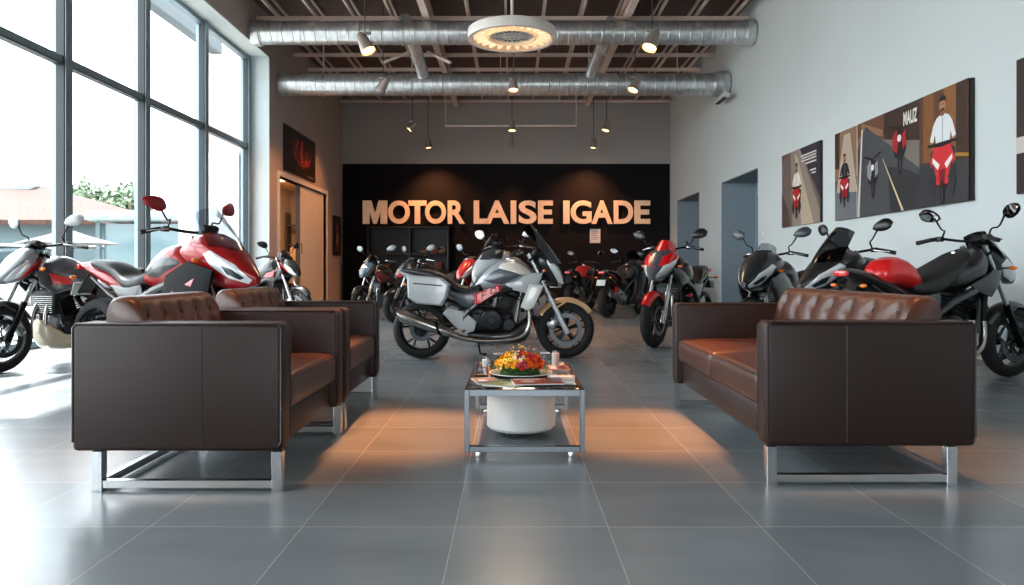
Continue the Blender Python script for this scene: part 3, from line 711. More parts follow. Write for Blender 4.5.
t = thing('drum_pot', 'white round drum pot standing under the coffee table', 'pot', (.052, 4.26, 0))
wp = mat('white_ceramic', '#dfe3e2', .35)
MB().lathe([(.001, .035), (.185, .035), (.198, .05), (.198, .312), (.190, .320), (.182, .312), (.182, .27), (.001, .27)], (0,0,0), 'Z', 56).build('drum', wp, t)
MB().lathe([(.001, 0), (.03, 0), (.03, .036), (.001, .036)], (0,0,0), 'Z', 20).build('foot', chrome, t)
MB().lathe([(.001, 0), (.09, 0), (.085, .006), (.03, .01), (.001, .01)], (0,0,0), 'Z', 32).build('base_plate', chrome, t)
# plate with flower arrangement
PX, PY = .052, 4.25
t = thing('plate', 'round pale plate under the flowers on the coffee table', 'plate', (PX, PY, TZ-.003))
MB().lathe([(.001, 0), (.13, 0), (.14, .002), (.17, .007), (.183, .011), (.181, .014), (.165, .011), (.12, .007), (.001, .006)], (0,0,0), 'Z', 64).build('dish', mat('sage_glaze', '#aebbae', .25, coat=.4), t)
MB().lathe([(.176, .0095), (.1845, .012), (.1835, .0155), (.176, .0125)], (0,0,0), 'Z', 64, closed=True).build('rim', wp, t)
t = thing('flower_arrangement', 'round mound of yellow, orange and red flowers on the plate', 'flowers', (PX-.005, PY, TZ+.004))
leafm = mat('leaf_green', '#4f7a34', .5, vary=.3, vscale=30)
rnd = random.Random(5); mb = MB()
for k in range(420):
    a = rnd.uniform(0, 2*PI); rr = .155*math.sqrt(rnd.random()); z = rnd.uniform(.0, .03)+.035*(1-(rr/.155)**2)
    d = Vector((math.cos(a+rnd.uniform(-.8,.8)), math.sin(a+rnd.uniform(-.8,.8)), rnd.uniform(.0, .9))).normalized(); p = Vector((rr*math.cos(a), rr*math.sin(a), z))
    s_ = d.cross(Vector((0, 0, 1))).normalized()*.006; l_ = rnd.uniform(.02, .045)
    mb.add([p, p+d*l_*.5+s_, p+d*l_, p+d*l_*.5-s_], [(0, 1, 2, 3)])
lf = mb.build('foliage', leafm, t, flat=True); lf['kind'] = 'stuff'
mb = MB().lathe([(.001, .0), (.12, .0), (.10, .03), (.05, .045), (.001, .05)], (0,0,0), 'Z', 24); mb.build('moss_base', mat('dark_moss', '#2f4a22', .9, bump=.8, bscale=200), t)
def blossom_mesh(kind, c1, c2):
    mb = MB(); r = .017
    if kind == 'daisy':
        for k in range(9):
            a = 2*PI*k/9; d = Vector((math.cos(a), math.sin(a), .25)); s_ = Vector((-math.sin(a), math.cos(a), 0))*r*.28
            mb.add([(0,0,.002), d*r*.6+s_, d*r*1.1, d*r*.6-s_], [(0,1,2,3)])
        mb.mi(1); mb.ball((0, 0, .004), (r*.35, r*.35, r*.25), 8, 5)
    else:
        for ring, (n, q, up) in enumerate(((7, 1.05, .15), (6, .8, .6), (5, .5, 1.1))):
            for k in range(n):
                a = 2*PI*k/n+ring*.4; d = Vector((math.cos(a), math.sin(a), 0)); s_ = Vector((-math.sin(a), math.cos(a), 0))*r*.42
                b0 = Vector((0, 0, .002*ring)); e = d*r*q+Vector((0, 0, r*up*.7))
                mb.add([b0, d*r*q*.6+s_+Vector((0,0,r*up*.3)), e, d*r*q*.6-s_+Vector((0,0,r*up*.3))], [(0,1,2,3)])
        mb.mi(1); mb.ball((0, 0, r*.4), r*.3, 8, 5)
    o = mb.build('blossom', [mat('petal_'+c1.strip('#'), c1, .55), mat('petal_'+c2.strip('#'), c2, .6)], t, flat=True); return o
kinds = [blossom_mesh('rose', '#f2b705', '#e08a00'), blossom_mesh('rose', '#ef7a12', '#c84a08'), blossom_mesh('rose', '#d92b14', '#8c1208'), blossom_mesh('daisy', '#f4e6c0', '#d9a63a'), blossom_mesh('rose', '#d8425a', '#8c1c38'), blossom_mesh('daisy', '#ffd640', '#b8600a')]
n = 96; used = set()
for k in range(n):
    zf = 1-(k+.5)/n*.86; a = k*2.39996; rr = math.sqrt(max(0, 1-zf*zf)); d = Vector((math.cos(a)*rr, math.sin(a)*rr, zf))
    p = Vector((d.x*.132, d.y*.132, .028+d.z*.088)); p += d*rnd.uniform(-.006, .012)
    u = d.x+rnd.uniform(-.3, .3)
    i = (0 if rnd.random() < .65 else 5) if u < -.25 else ((3 if rnd.random() < .3 else (4 if rnd.random() < .45 else 1)) if u < .2 else (2 if rnd.random() < .5 else 1))
    b_ = kinds[i] if i not in used else kinds[i].copy()
    if i in used: C.objects.link(b_)
    used.add(i); b_.parent = t; b_.location = p; s_ = rnd.uniform(.8, 1.3); b_.scale = (s_,)*3
    b_.rotation_euler = (d.to_track_quat('Z', 'Y') @ Euler((rnd.uniform(-.3,.3), rnd.uniform(-.3,.3), rnd.uniform(0, 6))).to_quaternion()).to_euler()
for i, b_ in enumerate(kinds):
    if i not in used: b_.location = (.05*math.cos(i), .05*math.sin(i), .115); used.add(i)
for k in range(16):
    a = rnd.uniform(0, 2*PI); q = rnd.uniform(.0, .10); p0 = (q*math.cos(a), q*math.sin(a), .08); p1 = (q*1.2*math.cos(a), q*1.2*math.sin(a), rnd.uniform(.125, .16))
    s_ = MB().tube([p0, p1], .0012, 5).build('twig', leafm, t)
    MB().ball(p1, .0045, 8, 5).build('bud', mat('petal_d8425a' if k % 2 else 'petal_ffd640', '#d8425a'), s_)
# magazines, tumblers, tins
def magazine(x, y, z, rz, w_, h_, cover, art, label, th=.006):
    t = thing('magazine', label, 'magazine', (x, y, z), rz, 'magazines on the coffee table')
    MB().bx(-w_/2, w_/2, -h_/2, h_/2, 0, th).build('pages', mat('page_paper', '#dcdad4', .6), t, flat=True)
    mb = MB().bx(-w_/2-.001, w_/2+.001, -h_/2-.001, h_/2+.001, th, th+.0012); ms = [mat('cover_'+cover.strip('#'), cover, .3, coat=.5)]
    for i, (c, pl) in enumerate(art):
        m = mat('cover_'+c.strip('#'), c, .3); 
        if m not in ms: ms.append(m)
        mb.mi(ms.index(m)); mb.add([(-w_/2+u*w_, -h_/2+v*h_, th+.0016+.0003*i) for u, v in pl], [list(range(len(pl)))])
    mb.build('cover', ms, t, flat=True); return t
zt = TZ-.0035
magazine(TX+.07, 3.90, zt+.008, .12, .26, .19, '#b8443c', [('#d9cfc8', q4(.05,.75,.6,.92)), ('#7a1f20', q4(.55,.1,.95,.6)), ('#e4b8a0', ell(.3,.4,.15,.2)), ('#3a3f48', q4(.08,.08,.5,.16))], 'red and pink magazine lying in front of the plate')
magazine(TX-.10, 3.86, zt, -.5, .20, .15, '#c9c6ae', [('#8ba05a', q4(.1,.1,.5,.8)), ('#e7e3d4', q4(.55,.2,.9,.8))], 'cream and green magazine at the front of the plate, left of the red one')
magazine(TX-.205, 3.98, zt, .25, .13, .20, '#b5a79c', [('#e6e4e0', ell(.35,.5,.2,.2)), ('#c07a4a', ell(.65,.62,.22,.14)), ('#5b5f66', q4(.1,.05,.9,.25))], 'pale magazine with white shapes at the left front corner of the table')
magazine(TX+.205, 4.01, zt, -.08, .15, .22, '#9fb6c2', [('#dfe7ea', q4(.08,.6,.9,.9)), ('#456172', q4(.1,.1,.5,.5))], 'blue grey magazine on the right side of the table', .014)
magazine(TX+.22, 4.50, zt, .05, .13, .2, '#8c4038', [('#d3c4b8', q4(.1,.1,.4,.9)), ('#40262a', q4(.5,.2,.9,.8))], 'dark red magazine at the far right corner of the table')
tg = glass('tumbler_glass', (.93, .96, .96), 1.4, .06)
def tumbler(x, y, label, hh=.075):
    t = thing('glass_tumbler', label, 'glass', (x, y, zt), 0, 'glass tumblers on the coffee table')
    MB().lathe([(.001, .0), (.026, 0), (.031, hh), (.029, hh), (.025, .008), (.001, .008)], (0,0,0), 'Z', 28).build('vessel', tg, t)
    MB().lathe([(.0305, hh-.003), (.032, hh-.001), (.0305, hh+.001), (.029, hh-.001)], (0,0,0), 'Z', 28, closed=True).build('rim', mat('white_ceramic', '#dfe3e2'), t)
tumbler(TX-.15, 4.66, 'glass tumbler at the far left of the table, between the white jar and the flowers')
tumbler(TX+.15, 4.70, 'glass tumbler at the far right of the table beside the white cylinder')
def jar(x, y, r, hh, m, label, cat='jar'):
    t = thing('small_jar', label, cat, (x, y, zt), 0, 'small jars on the coffee table')
    MB().lathe([(.001, 0), (r, 0), (r, hh), (r*.8, hh+.004), (.001, hh+.004)], (0,0,0), 'Z', 28).build('body', m, t)
    MB().lathe([(.001, hh+.004), (r*.84, hh+.004), (r*.84, hh+.014), (.001, hh+.016)], (0,0,0), 'Z', 28).build('lid', mat('brushed_chrome_steel', '#c4c8ca'), t)
jar(TX-.225, 4.60, .026, .045, wp, 'white lidded jar at the far left corner of the coffee table')
jar(TX+.215, 4.68, .024, .075, mat('pink_white_card', '#d8c4bd', .5), 'pale pink cylinder jar at the far right corner of the coffee table')
jar(TX-.20, 4.36, .020, .03, mat('copper_tin', '#b07a58', .3, .8), 'small copper jar left of the plate on the coffee table')
# ================================================================ motorcycles
# frame: x forward from the rear axle, y left, z up; rear axle x=0, front axle x=XF
XF, WR = 1.55, .31
rubber = mat('tyre_rubber', '#0c0c0d', .8, bump=.3, bscale=90)
blackm = mat('black_metal', '#0d0e10', .38, .6); enginem = mat('engine_grey', '#2a2c30', .4, .7); engbk = mat('engine_black', '#0f1012', .35, .5)
chrome = mat('chrome', '#d7dadb'); alloyk = mat('alloy_dark', '#2a2c30', .3, .7); silverm = mat('silver_metal', '#b9bdc0', .25, .9)
plastic = mat('black_plastic', '#0c0d0f', .5); seatm = mat('black_seat_vinyl', '#131213', .5, bump=.2, bscale=120)
lensm = mat('clear_lens', '#dfe6e9', .12, .25, coat=1); amber = mat('amber_lens', '#e2700f', .15, coat=1); redl = mat('red_lens', '#c0121a', .12, coat=1, emit=.15)
steelp = mat('exhaust_steel', '#a8a5a0', .22, 1); mirr = mat('mirror_glass', '#cfd8dc', .03, 1); discm = mat('disc_steel', '#55595d', .3, .9); gripm = mat('grip_rubber', '#0f1011', .7)
def paint(name, c, metal=.1, rough=.3):
    v = [int(c.strip('#')[i:i+2], 16) for i in (0, 2, 4)]
    if max(v) < 0x40: rough = .38
    return mat('paint_'+name, c, rough, metal, coat=.7)
FACET = [(0,1),(.34,.97),(.62,.74),(.90,.30),(1.0,.02),(.93,-.22),(.66,-.72),(.36,-.97),(0,-1)]
VEE = [(0,1),(.30,.99),(.66,.86),(.93,.58),(1.0,.34),(.92,.02),(.70,-.42),(.46,-.80),(.26,-.96),(0,-1)]
SOFT = [(0,1),(.30,.985),(.58,.87),(.82,.62),(.96,.28),(1.0,-.02),(.95,-.36),(.80,-.70),(.52,-.94),(0,-1)]
class Body:
    """superellipse loft along x; stations (x, z_top, z_bottom, half_width[, exponent])"""
    def __init__(s, st, n=5, sec=None):
        s.sec = sec; s.st = cr([tuple(q)+((2.6,) if len(q) == 4 else ()) for q in st], n)
    def at(s, x):
        S = s.st
        if x <= S[0][0]: return S[0]
        for a, b in zip(S, S[1:]):
            if a[0] <= x <= b[0]:
                t = (x-a[0])/((b[0]-a[0]) or 1); return tuple(a[i]+(b[i]-a[i])*t for i in range(5))
        return S[-1]
    def y(s, x, z):
        _, zt, zb, hw, e = s.at(x); h = max(.01, (zt-zb)/2); q = min(.999, abs(z-(zt+zb)/2)/h)
        if s.sec:
            v = max(-.999, min(.999, (z-(zt+zb)/2)/h))
            for a, b in zip(s.sec, s.sec[1:]):
                if b[1] <= v <= a[1]: return hw*(a[0]+(b[0]-a[0])*(a[1]-v)/((a[1]-b[1]) or 1))
        return hw*(1-q**e)**(1/e)
    def mesh(s, mb=None, m=28):
        rg = []
        for x, zt, zb, hw, e in s.st:
            r = []
            if s.sec:
                full = s.sec+[(-a, b) for a, b in reversed(s.sec[1:-1])]
                rg.append([(x, hw*a, (zt+zb)/2+(zt-zb)/2*b) for a, b in full]); continue
            for k in range(m):
                a = 2*PI*k/m; c, q = math.cos(a), math.sin(a)
                r.append((x, hw*math.copysign(abs(c)**(2/e), c), (zt+zb)/2+(zt-zb)/2*math.copysign(abs(q)**(2/e), q)))
            rg.append(r)
        return (mb or MB()).loft(rg)
    def patch(s, out, off=.004, sides=(-1, 1), mb=None, inset=.93, ang=False):
        """raised panel lying on the surface, outline [(x, z)]"""
        mb = mb or MB(); P = cr(list(out)+[out[0]], 4)[:-1] if not ang else [tuple(a[k]+(b[k]-a[k])*i/4 for k in (0, 1)) for a, b in zip(out, out[1:]+out[:1]) for i in range(4)]
        cx = sum(p[0] for p in P)/len(P); cz = sum(p[1] for p in P)/len(P)
        for sd in sides:
            rings = []
            for f, o in ((1.0, -.006), (1.0, off*.4), (inset, off), (.7, off*1.3), (.4, off*1.5), (.1, off*1.55)):
                rings.append([(cx+(x-cx)*f, sd*(s.y(cx+(x-cx)*f, cz+(z-cz)*f)+o), cz+(z-cz)*f) for x, z in P])
            mb.loft(rings)
        return mb
def side_panel(mb, out, y, th=.02, sides=(-1, 1), bulge=0, smooth=3):
    P = cr(list(out)+[out[0]], smooth)[:-1] if smooth else out
    cx = sum(p[0] for p in P)/len(P); cz = sum(p[1] for p in P)/len(P); yf = y if callable(y) else (lambda x, z: y)
    for sd in sides:
        R = []
        for f, o in ((.5, -th*.5), (1, -th*.5), (1.0, th*.3), (.95, th*.5), (.75, th*.5+bulge*.6), (.4, th*.5+bulge), (.05, th*.5+bulge)):
            R.append([(cx+(x-cx)*f, sd*(yf(cx+(x-cx)*f, cz+(z-cz)*f)+o), cz+(z-cz)*f) for x, z in P])
        mb.loft(R)
    return mb
def arc_fender(cx, cz, r, a0, a1, hw, n=14, t=.004, drop=.05):
    G = []
    for i in range(n+1):
        a = math.radians(a0+(a1-a0)*i/n); row = []; k = 1-.35*abs(2*i/n-1)**3
        for j in range(9):
            q = -1+j/4; rr = r-drop*abs(q)**2.5; row.append((cx+rr*math.cos(a), hw*k*q, cz+rr*math.sin(a)))
        G.append(row)
    return MB().grid(G, t)
def motorcycle(name, label, F, R, style='naked', col='#8c9094', col2='#222428', acc=None, rim='#2a2c30', frame='#1b1c1f', fork='#b9bdc0', fender=None, tankc=None, seatc=None,
               pannier=False, shield='tall', smoke=.65, bars=(0, 1.12), belly=None, pipe=True, tail=None, lamps='slant', seat_dip=.755, mirrorc='#1a1b1d', mirror_h=1.36, scale=1, lean=0, plate=True, kick=True, wires=False, spec_parts=None, group='motorcycles on the showroom floor', nosec=None, gold=False, steer=0, radpanel=None, nosest=None, tankst=None, seatst=None, mir=True, shieldc=None, lensst=None, matte=False):
    F = Vector(F+(0,)); R = Vector(R+(0,)); d = (F-R); L = d.length
    t = thing(name, label, 'motorcycle', tuple(R), math.atan2(d.y, d.x), group)
    k = scale; t.scale = (k,)*3; t.location = F - d.normalized()*XF*k; t.location.z = 0
    B = lambda mb, n, m, p=t, **kw: mb.build(n, m, p, **kw)
    p1 = paint(col.strip('#'), col); p2 = paint(col2.strip('#'), col2, .2, .35); pt = paint((tankc or col).strip('#'), tankc or col)
    pa = paint((acc or col).strip('#'), acc or col); fm = paint('frame'+frame.strip('#'), frame, .3, .35); fk = mat('fork_'+fork.strip('#'), fork, .22, .85)
    rm = mat('rim_'+rim.strip('#'), rim, .3, .7); fd = paint((fender or col).strip('#'), fender or col); pn = paint((nosec or col).strip('#'), nosec or col); stm = seatm if not seatc else mat('seat_'+seatc.strip('#'), seatc, .45)
    def pair(make, n, m):
        r = None
        for sd in (-1, 1): r = B(make((sd,)), n, m)
        return r
    if matte: p1 = mat('matte_dark_panel', '#0b0c0e', .7, spec=.2)
    # --- wheels
    for x, tw, hub, front in ((0, .085, .05, False), (XF, .062, .04, True)):
        mb = MB(); ri = WR-.086
        mb.lathe([(ri, -tw*.62), (ri+.022, -tw*.66), (ri+.022, -tw*.5), (ri+.004, -tw*.4), (ri+.004, tw*.4), (ri+.022, tw*.5), (ri+.022, tw*.66), (ri, tw*.62), (ri-.016, tw*.4), (ri-.016, -tw*.4)], (x, 0, WR), 'Y', 48, closed=True)
        mb.lathe([(.001, -hub), (.03, -hub), (.035, -hub*.6), (.035, hub*.6), (.03, hub), (.001, hub)], (x, 0, WR), 'Y', 20)
        ns = 5 if not wires else 16
        for q in range(ns):
            a = 2*PI*q/ns+.3
            for da in ((-.13, .13) if not wires else (0,)):
                p0 = (x+.03*math.cos(a), 0, WR+.03*math.sin(a)); pm = (x+.13*math.cos(a+da*.8), 0, WR+.13*math.sin(a+da*.8)); p_ = (x+(ri-.01)*math.cos(a+da*1.6), 0, WR+(ri-.01)*math.sin(a+da*1.6))
                mb.tube([p0, pm, p_], [.017, .012, .012] if not wires else .004, 6)
        wh = B(mb, 'wheel', rm)
        n = 12; prof = []
        for q in range(n+1):
            a = -PI*.62+PI*1.24*q/n; prof.append((WR-.066+.066*math.cos(a), tw*math.sin(a)/math.sin(PI*.5) if abs(math.sin(a)) < 1 else tw*math.sin(a)))
        prof += [(ri+.022, tw*.66), (ri+.022, -tw*.66)]
        B(MB().lathe(prof, (x, 0, WR), 'Y', 64, closed=True), 'tire', rubber, wh)
        for sd in ((-1, 1) if front else (-1,)):
            rd = .175 if front else .12; yy = sd*(.068 if front else .075)
            db = MB().lathe([(rd-.045, yy-.0025), (rd, yy-.0025), (rd, yy+.0025), (rd-.045, yy+.0025)], (x, 0, WR), 'Y', 40, closed=True)
            for q in range(6):
                a = 2*PI*q/6; db.tube([(x+.03*math.cos(a), sd*.045, WR+.03*math.sin(a)), (x+(rd-.035)*math.cos(a+.25), yy, WR+(rd-.035)*math.sin(a+.25))], .007, 6)
            B(db, 'brake_disc', discm, wh)
            ca = math.radians(155 if front else 30); cxx, czz = x+(rd-.02)*math.cos(ca), WR+(rd-.02)*math.sin(ca)
            B(MB().box((cxx, yy, czz), (.075, .04, .11), (0, -ca+.2, 0), .012), 'brake_caliper', silverm if front else blackm)
    # --- front end
    ax = Vector((XF, 0, WR)); top = Vector((XF-.39, 0, 1.10)); u = (top-ax).normalized()
    for sd in (-1, 1):
        o = Vector((0, sd*.105, 0)); mb = MB(); mb.tube([ax+o-u*.03, ax+o+u*.36], [.030, .028], 14); mb.tube([ax+o-u*.035, ax+o+u*.05], .034, 14)
        leg = B(mb, 'fork_leg', fk); B(MB().tube([ax+o+u*.36, top+o+u*.03], .021, 14), 'fork_tube', mat('fork_gold', '#b8873c', .25, .9) if gold else silverm, leg)
    mb = MB()
    for q in (.60, .84): c_ = ax+u*q; mb.box(tuple(c_), (.07, .27, .03), (0, -.46, 0), .01)
    mb.tube([ax+u*.56, ax+u*.87], .026, 12); mb.tube([ax+Vector((0,-.11,0)), ax+Vector((0,.11,0))], .014, 10); B(mb, 'triple_clamp', blackm)
    f_ = arc_fender(XF, WR, WR+.035, 35 if style != 'scooter' else 20, 150, .075); 
    for sd in (-1, 1): f_.tube([(XF+.0, sd*.07, WR+.30), (XF-.13, sd*.09, WR+.22)], .012, 6)
    B(f_, 'fender', fd)
    # bars
    bx, bz = top.x-.02+bars[0], bars[1]
    mb = MB().tube([(bx-.17, -.37, bz-.01), (bx-.11, -.24, bz+.025), (bx, -.09, bz), (bx, .09, bz), (bx-.11, .24, bz+.025), (bx-.17, .37, bz-.01)], .0125, 10, 5)
    hb = B(mb, 'handlebar', blackm)
    for sd in (-1, 1):
        B(MB().tube([(bx-.175, sd*.385, bz-.012), (bx-.125, sd*.265, bz+.018)], [.019, .017], 12), 'grip', gripm, hb)
        B(MB().tube([(bx-.06, sd*.22, bz+.02), (bx-.055, sd*.27, bz+.012), (bx-.12, sd*.375, bz-.004)], [.008, .007, .005], 6, 3), 'lever', silverm, hb)
        B(MB().box((bx-.09, sd*.225, bz+.02), (.05, .06, .045), None, .01), 'switch_box', plastic, hb)
        if not mir: continue
        s0 = Vector((bx-.07, sd*.22, bz+.03)); s1 = Vector((bx-.02, sd*.27, mirror_h-.12)); s2 = Vector((bx-.03, sd*.33, mirror_h-.02))
        m_ = B(MB().tube([s0, s0+Vector((.03, 0, .06)), s1, s2], [.008, .007, .007, .009], 8, 5), 'mirror', blackm)
        rot = Euler((sd*.28, -.12, sd*.25)).to_matrix().to_4x4()
        hd = MB(); sec = []
        for q in range(9):
            v = -1+q/4; w_ = math.sqrt(max(.02, 1-v*v))
            sec.append([(.022*w_*math.cos(2*PI*j/14)+.012*w_, .098*v, (.056+.016*v)*w_*math.sin(2*PI*j/14)) for j in range(14)])
        hd.loft(sec); h2 = MB().add(hd.v, hd.f, Matrix.Translation(s2+Vector((0, sd*.05, .02))) @ rot)
        B(h2, 'mirror_housing', mat('mirror_'+mirrorc.strip('#'), mirrorc, .3, .2), m_)
        gl = MB().loft([[(-.012, .084*math.cos(2*PI*j/18), .046*math.sin(2*PI*j/18)) for j in range(18)], [(-.0155, .080*math.cos(2*PI*j/18), .043*math.sin(2*PI*j/18)) for j in range(18)]])
        B(MB().add(gl.v, gl.f, Matrix.Translation(s2+Vector((0, sd*.05, .02))) @ rot), 'mirror_glass', mirr, m_)
    B(MB().box((top.x+.06, 0, bz+.01), (.06, .16, .09), (0, .5, 0), .02), 'instrument_cluster', plastic)
    # --- nose
    if style in ('naked', 'tourer'):
        nose = Body(nosest or [(1.16,1.06,.94,.05),(1.26,1.14,.88,.115),(1.38,1.10,.82,.125),(1.50,.98,.80,.10),(1.58,.87,.80,.04)], 5, VEE)
        B(nose.mesh(), 'headlight_cowl', pn)
        if lamps == 'round':
            B(MB().lathe([(.085, -.05), (.092, .0), (.086, .015), (.075, .018)], (1.46, 0, .95), 'X', 28, cap=True), 'headlight', chrome)
            B(MB().lathe([(.001, .030), (.05, .026), (.082, .012), (.001, .008)], (1.46, 0, .95), 'X', 28), 'headlight_lens', lensm)
        else: [B(nose.patch(lensst or [(1.555,.835),(1.50,.93),(1.37,1.02),(1.33,.97),(1.40,.87),(1.52,.82)], .005, (q,), None, .93, True), 'headlight', lensm) for q in (-1, 1)]
    elif style in ('sport', 'scooter'):
        nose = Body([(1.00,1.03,.86,.12),(1.14,1.13,.80,.185),(1.30,1.16,.74,.205),(1.46,1.08,.71,.18),(1.61,.95,.72,.115),(1.73,.82,.75,.03)], 5, VEE)
        B(nose.mesh(m=36), 'nose_fairing', pn)
        if True:
            hl = [nose.patch([(1.705,.785),(1.60,.905),(1.42,1.015),(1.36,.985),(1.40,.90),(1.53,.80),(1.67,.755)], .005, (q,), None, .93, True) for q in (-1, 1)]
            for q, m_ in zip((-1, 1), hl):
                o_ = B(m_, 'headlight', lensm); B(nose.patch([(1.66,.80),(1.58,.87),(1.50,.90),(1.53,.83),(1.62,.785)], .010, (q,), None, .93, True), 'lamp_reflector', mat('lamp_inner', '#4a5258', .15, .8), o_)
        if acc: pair(lambda q: nose.patch([(1.62,.93),(1.46,1.05),(1.25,1.13),(1.16,1.10),(1.22,1.05),(1.40,1.03),(1.52,.97)], .005, q), 'nose_stripe', pa)
    # windshield
    if shield:
        H, x0_, w0 = {'tall': (1.44, 1.50, .15), 'low': (1.25, 1.44, .15), 'sport': (1.36, 1.54, .18), 'flat': (1.22, 1.40, .12)}[shield]
        z0_ = 1.02; G = []
        for i in range(9):
            f = i/8; z = z0_+(H-z0_)*f; xx = x0_-(.27*(H-z0_)/.42)*f-.05*f*f; hw = w0*(1-.35*f**2)*(1 if i else 1); row = []
            for j in range(13):
                v = -1+j/6; row.append((xx-.13*abs(v)**2.2*(1-.3*f), hw*v, z-(.05*f)*abs(v)**3))
            G.append(row)
        B(MB().grid(G, .004), 'windshield', paint('screen'+shieldc.strip('#'), shieldc) if shieldc else glass('smoked_shield_%d' % int(smoke*100), (.85, .88, .92), 1.3, smoke))
        if style == 'tourer': B(MB().tube([(1.22, -.08, 1.08), (1.36, -.1, 1.16), (1.36, .1, 1.16), (1.22, .08, 1.08)], .008, 6), 'shield_bracket', blackm)
    # --- tank, seat, tail
    tk = Body(tankst or [(.58,.80,.74,.08),(.68,.93,.72,.15),(.84,1.045,.71,.20),(.99,1.07,.74,.215),(1.12,1.02,.79,.175),(1.20,.94,.83,.10),(1.25,.89,.86,.03)], 6, SOFT)
    B(tk.mesh(m=32), 'fuel_tank', pt)
    pair(lambda q: tk.patch([(.66,.84),(.80,.95),(.98,.97),(1.10,.92),(1.00,.86),(.84,.80)], .004, q), 'tank_panel', p2)
    B(MB().lathe([(.001, .0), (.04, 0), (.038, .012), (.001, .014)], (.95, 0, 1.062), 'Z', 20), 'fuel_cap', chrome)
    dz = seat_dip
    st = Body(seatst or [(-.08,.955,.90,.06),(.02,.955,.87,.11),(.18,.935,.83,.13),(.30,.88,.77,.14),(.40,dz+.02,.70,.15),(.52,dz+.005,.68,.15),(.62,dz+.06,.71,.12),(.70,dz+.11,.74,.08)])
    B(st.mesh(m=28), 'seat', stm)
    tl = Body([(-.24,.93,.90,.035),(-.15,.935,.85,.075),(0,.91,.78,.105),(.20,.86,.69,.12),(.42,.76,.60,.115),(.60,.72,.58,.09),(.66,.70,.62,.05)], 5, FACET)
    B(tl.mesh(), 'tail_fairing', paint((tail or col2).strip('#'), tail or col2))
    if acc: pair(lambda q: tl.patch([(-.1,.87),(.05,.89),(.28,.82),(.40,.74),(.2,.76),(0,.83)], .004, q), 'tail_stripe', pa)
    B(MB().box((-.235, 0, .895), (.04, .13, .045), None, .012), 'tail_light', redl)
    B(MB().tube([(-.08, -.045, .84), (-.24, -.04, .66)], .009, 6).tube([(-.08, .045, .84), (-.24, .04, .66)], .009, 6).box((-.17, 0, .75), (.012, .13, .22), (0, .65, 0), .004), 'plate_bracket', plastic)
    if plate: B(MB().box((-.262, 0, .70), (.006, .19, .12), (0, .35, 0), .002), 'license_plate', mat('plate_white', '#b9c0bc', .5))
    for sd in (-1, 1):
        B(MB().tube([(-.15, sd*.05, .80), (-.16, sd*.13, .80)], .007, 6), 'turn_signal', plastic)
        s_ = [c for c in t.children][-1]; B(MB().ball((-.165, sd*.155, .80), (.02, .035, .017), 12, 8), 'lens', amber, s_)
        sg = B(MB().tube([(1.28, sd*.10, .93), (1.30, sd*.20, .94)], .007, 6), 'turn_signal', plastic)
        B(MB().ball((1.31, sd*.225, .94), (.02, .035, .018), 12, 8), 'lens', amber, sg)
    # --- frame and chassis
    mb = MB()
    for sd in (-1, 1):
        mb.tube([(1.17, sd*.04, .92), (1.02, sd*.15, .78), (.72, sd*.165, .66), (.48, sd*.14, .48), (.46, sd*.13, .34)], [.028, .034, .034, .03, .026], 10, 4)
        mb.tube([(1.15, sd*.04, .82), (1.06, sd*.12, .62), (1.02, sd*.14, .40)], .018, 8, 4)
        mb.tube([(.50, sd*.13, .52), (.22, sd*.11, .66), (-.02, sd*.09, .80)], .014, 8, 3)
    fr = B(mb, 'frame', fm)
    mb = MB()
    for sd in (-1, 1): mb.tube([(.48, sd*.11, .40), (.25, sd*.125, .36), (0, sd*.12, WR)], [.035, .03, .026], 10, 4)
    mb.box((.36, 0, .39), (.10, .22, .06), None, .015); mb.tube([(0, -.14, WR), (0, .14, WR)], .014, 10); B(mb, 'swingarm', blackm)
    mb = MB().lathe([(.05,.088),(.10,.088),(.10,.094),(.05,.094)], (0,0,WR), 'Y', 28, closed=True)
    mb.tube([(0, .092, WR+.10), (.5, .092, .42)], .007, 6).tube([(0, .092, WR-.10), (.5, .092, .35)], .007, 6); B(mb, 'chain', blackm)
    mb = MB()
    P0, P1 = Vector((.36, 0, .42)), Vector((.48, 0, .66)); mb.tube([P0, P1], .018, 8)
    for q in range(6): c_ = P0+(P1-P0)*(.15+.13*q); mb.lathe([(.028, -.008), (.038, 0), (.028, .008)], tuple(c_), 'Z', 14, closed=True)
    B(mb, 'shock_absorber', redl if acc else silverm)
    # --- engine
    mb = MB().box((.76, 0, .40), (.46, .25, .22), (0, .05, 0), .05, 3).box((.62, 0, .48), (.22, .23, .16), None, .04, 3).box((.80, 0, .27), (.30, .18, .10), None, .03)
    eng = B(mb, 'engine', enginem)
    for sd in (-1, 1):
        B(MB().lathe([(.135, sd*.10), (.135, sd*.145), (.122, sd*.160), (.10, sd*.168), (.095, sd*.160), (.045, sd*.164), (.04, sd*.174), (.001, sd*.174)], (.76, 0, .42), 'Y', 32), 'clutch_cover', engbk, eng)
        B(MB().lathe([(.07, sd*.10), (.07, sd*.138), (.055, sd*.150), (.001, sd*.152)], (.94, 0, .37), 'Y', 24), 'alternator_cover', enginem, eng)
    mb = MB(); base = Vector((.88, 0, .50)); un = Vector((.35, 0, .94)).normalized()
    for q in range(8): c_ = base+un*(.0+.024*q); mb.box(tuple(c_), (.20, .225-.006*(q % 2), .009), (0, .357, 0), .003, 1)
    mb.box(tuple(base+un*.085), (.15, .18, .2), (0, .357, 0), .01); mb.box(tuple(base+un*.22), (.21, .23, .085), (0, .357, 0), .03, 3)
    B(mb, 'cylinder_block', engbk, eng)
    mb = MB().box((1.10, 0, .62), (.045, .30, .24), (0, .12, 0), .006)
    rd_ = B(mb, 'radiator', blackm); mb = MB()
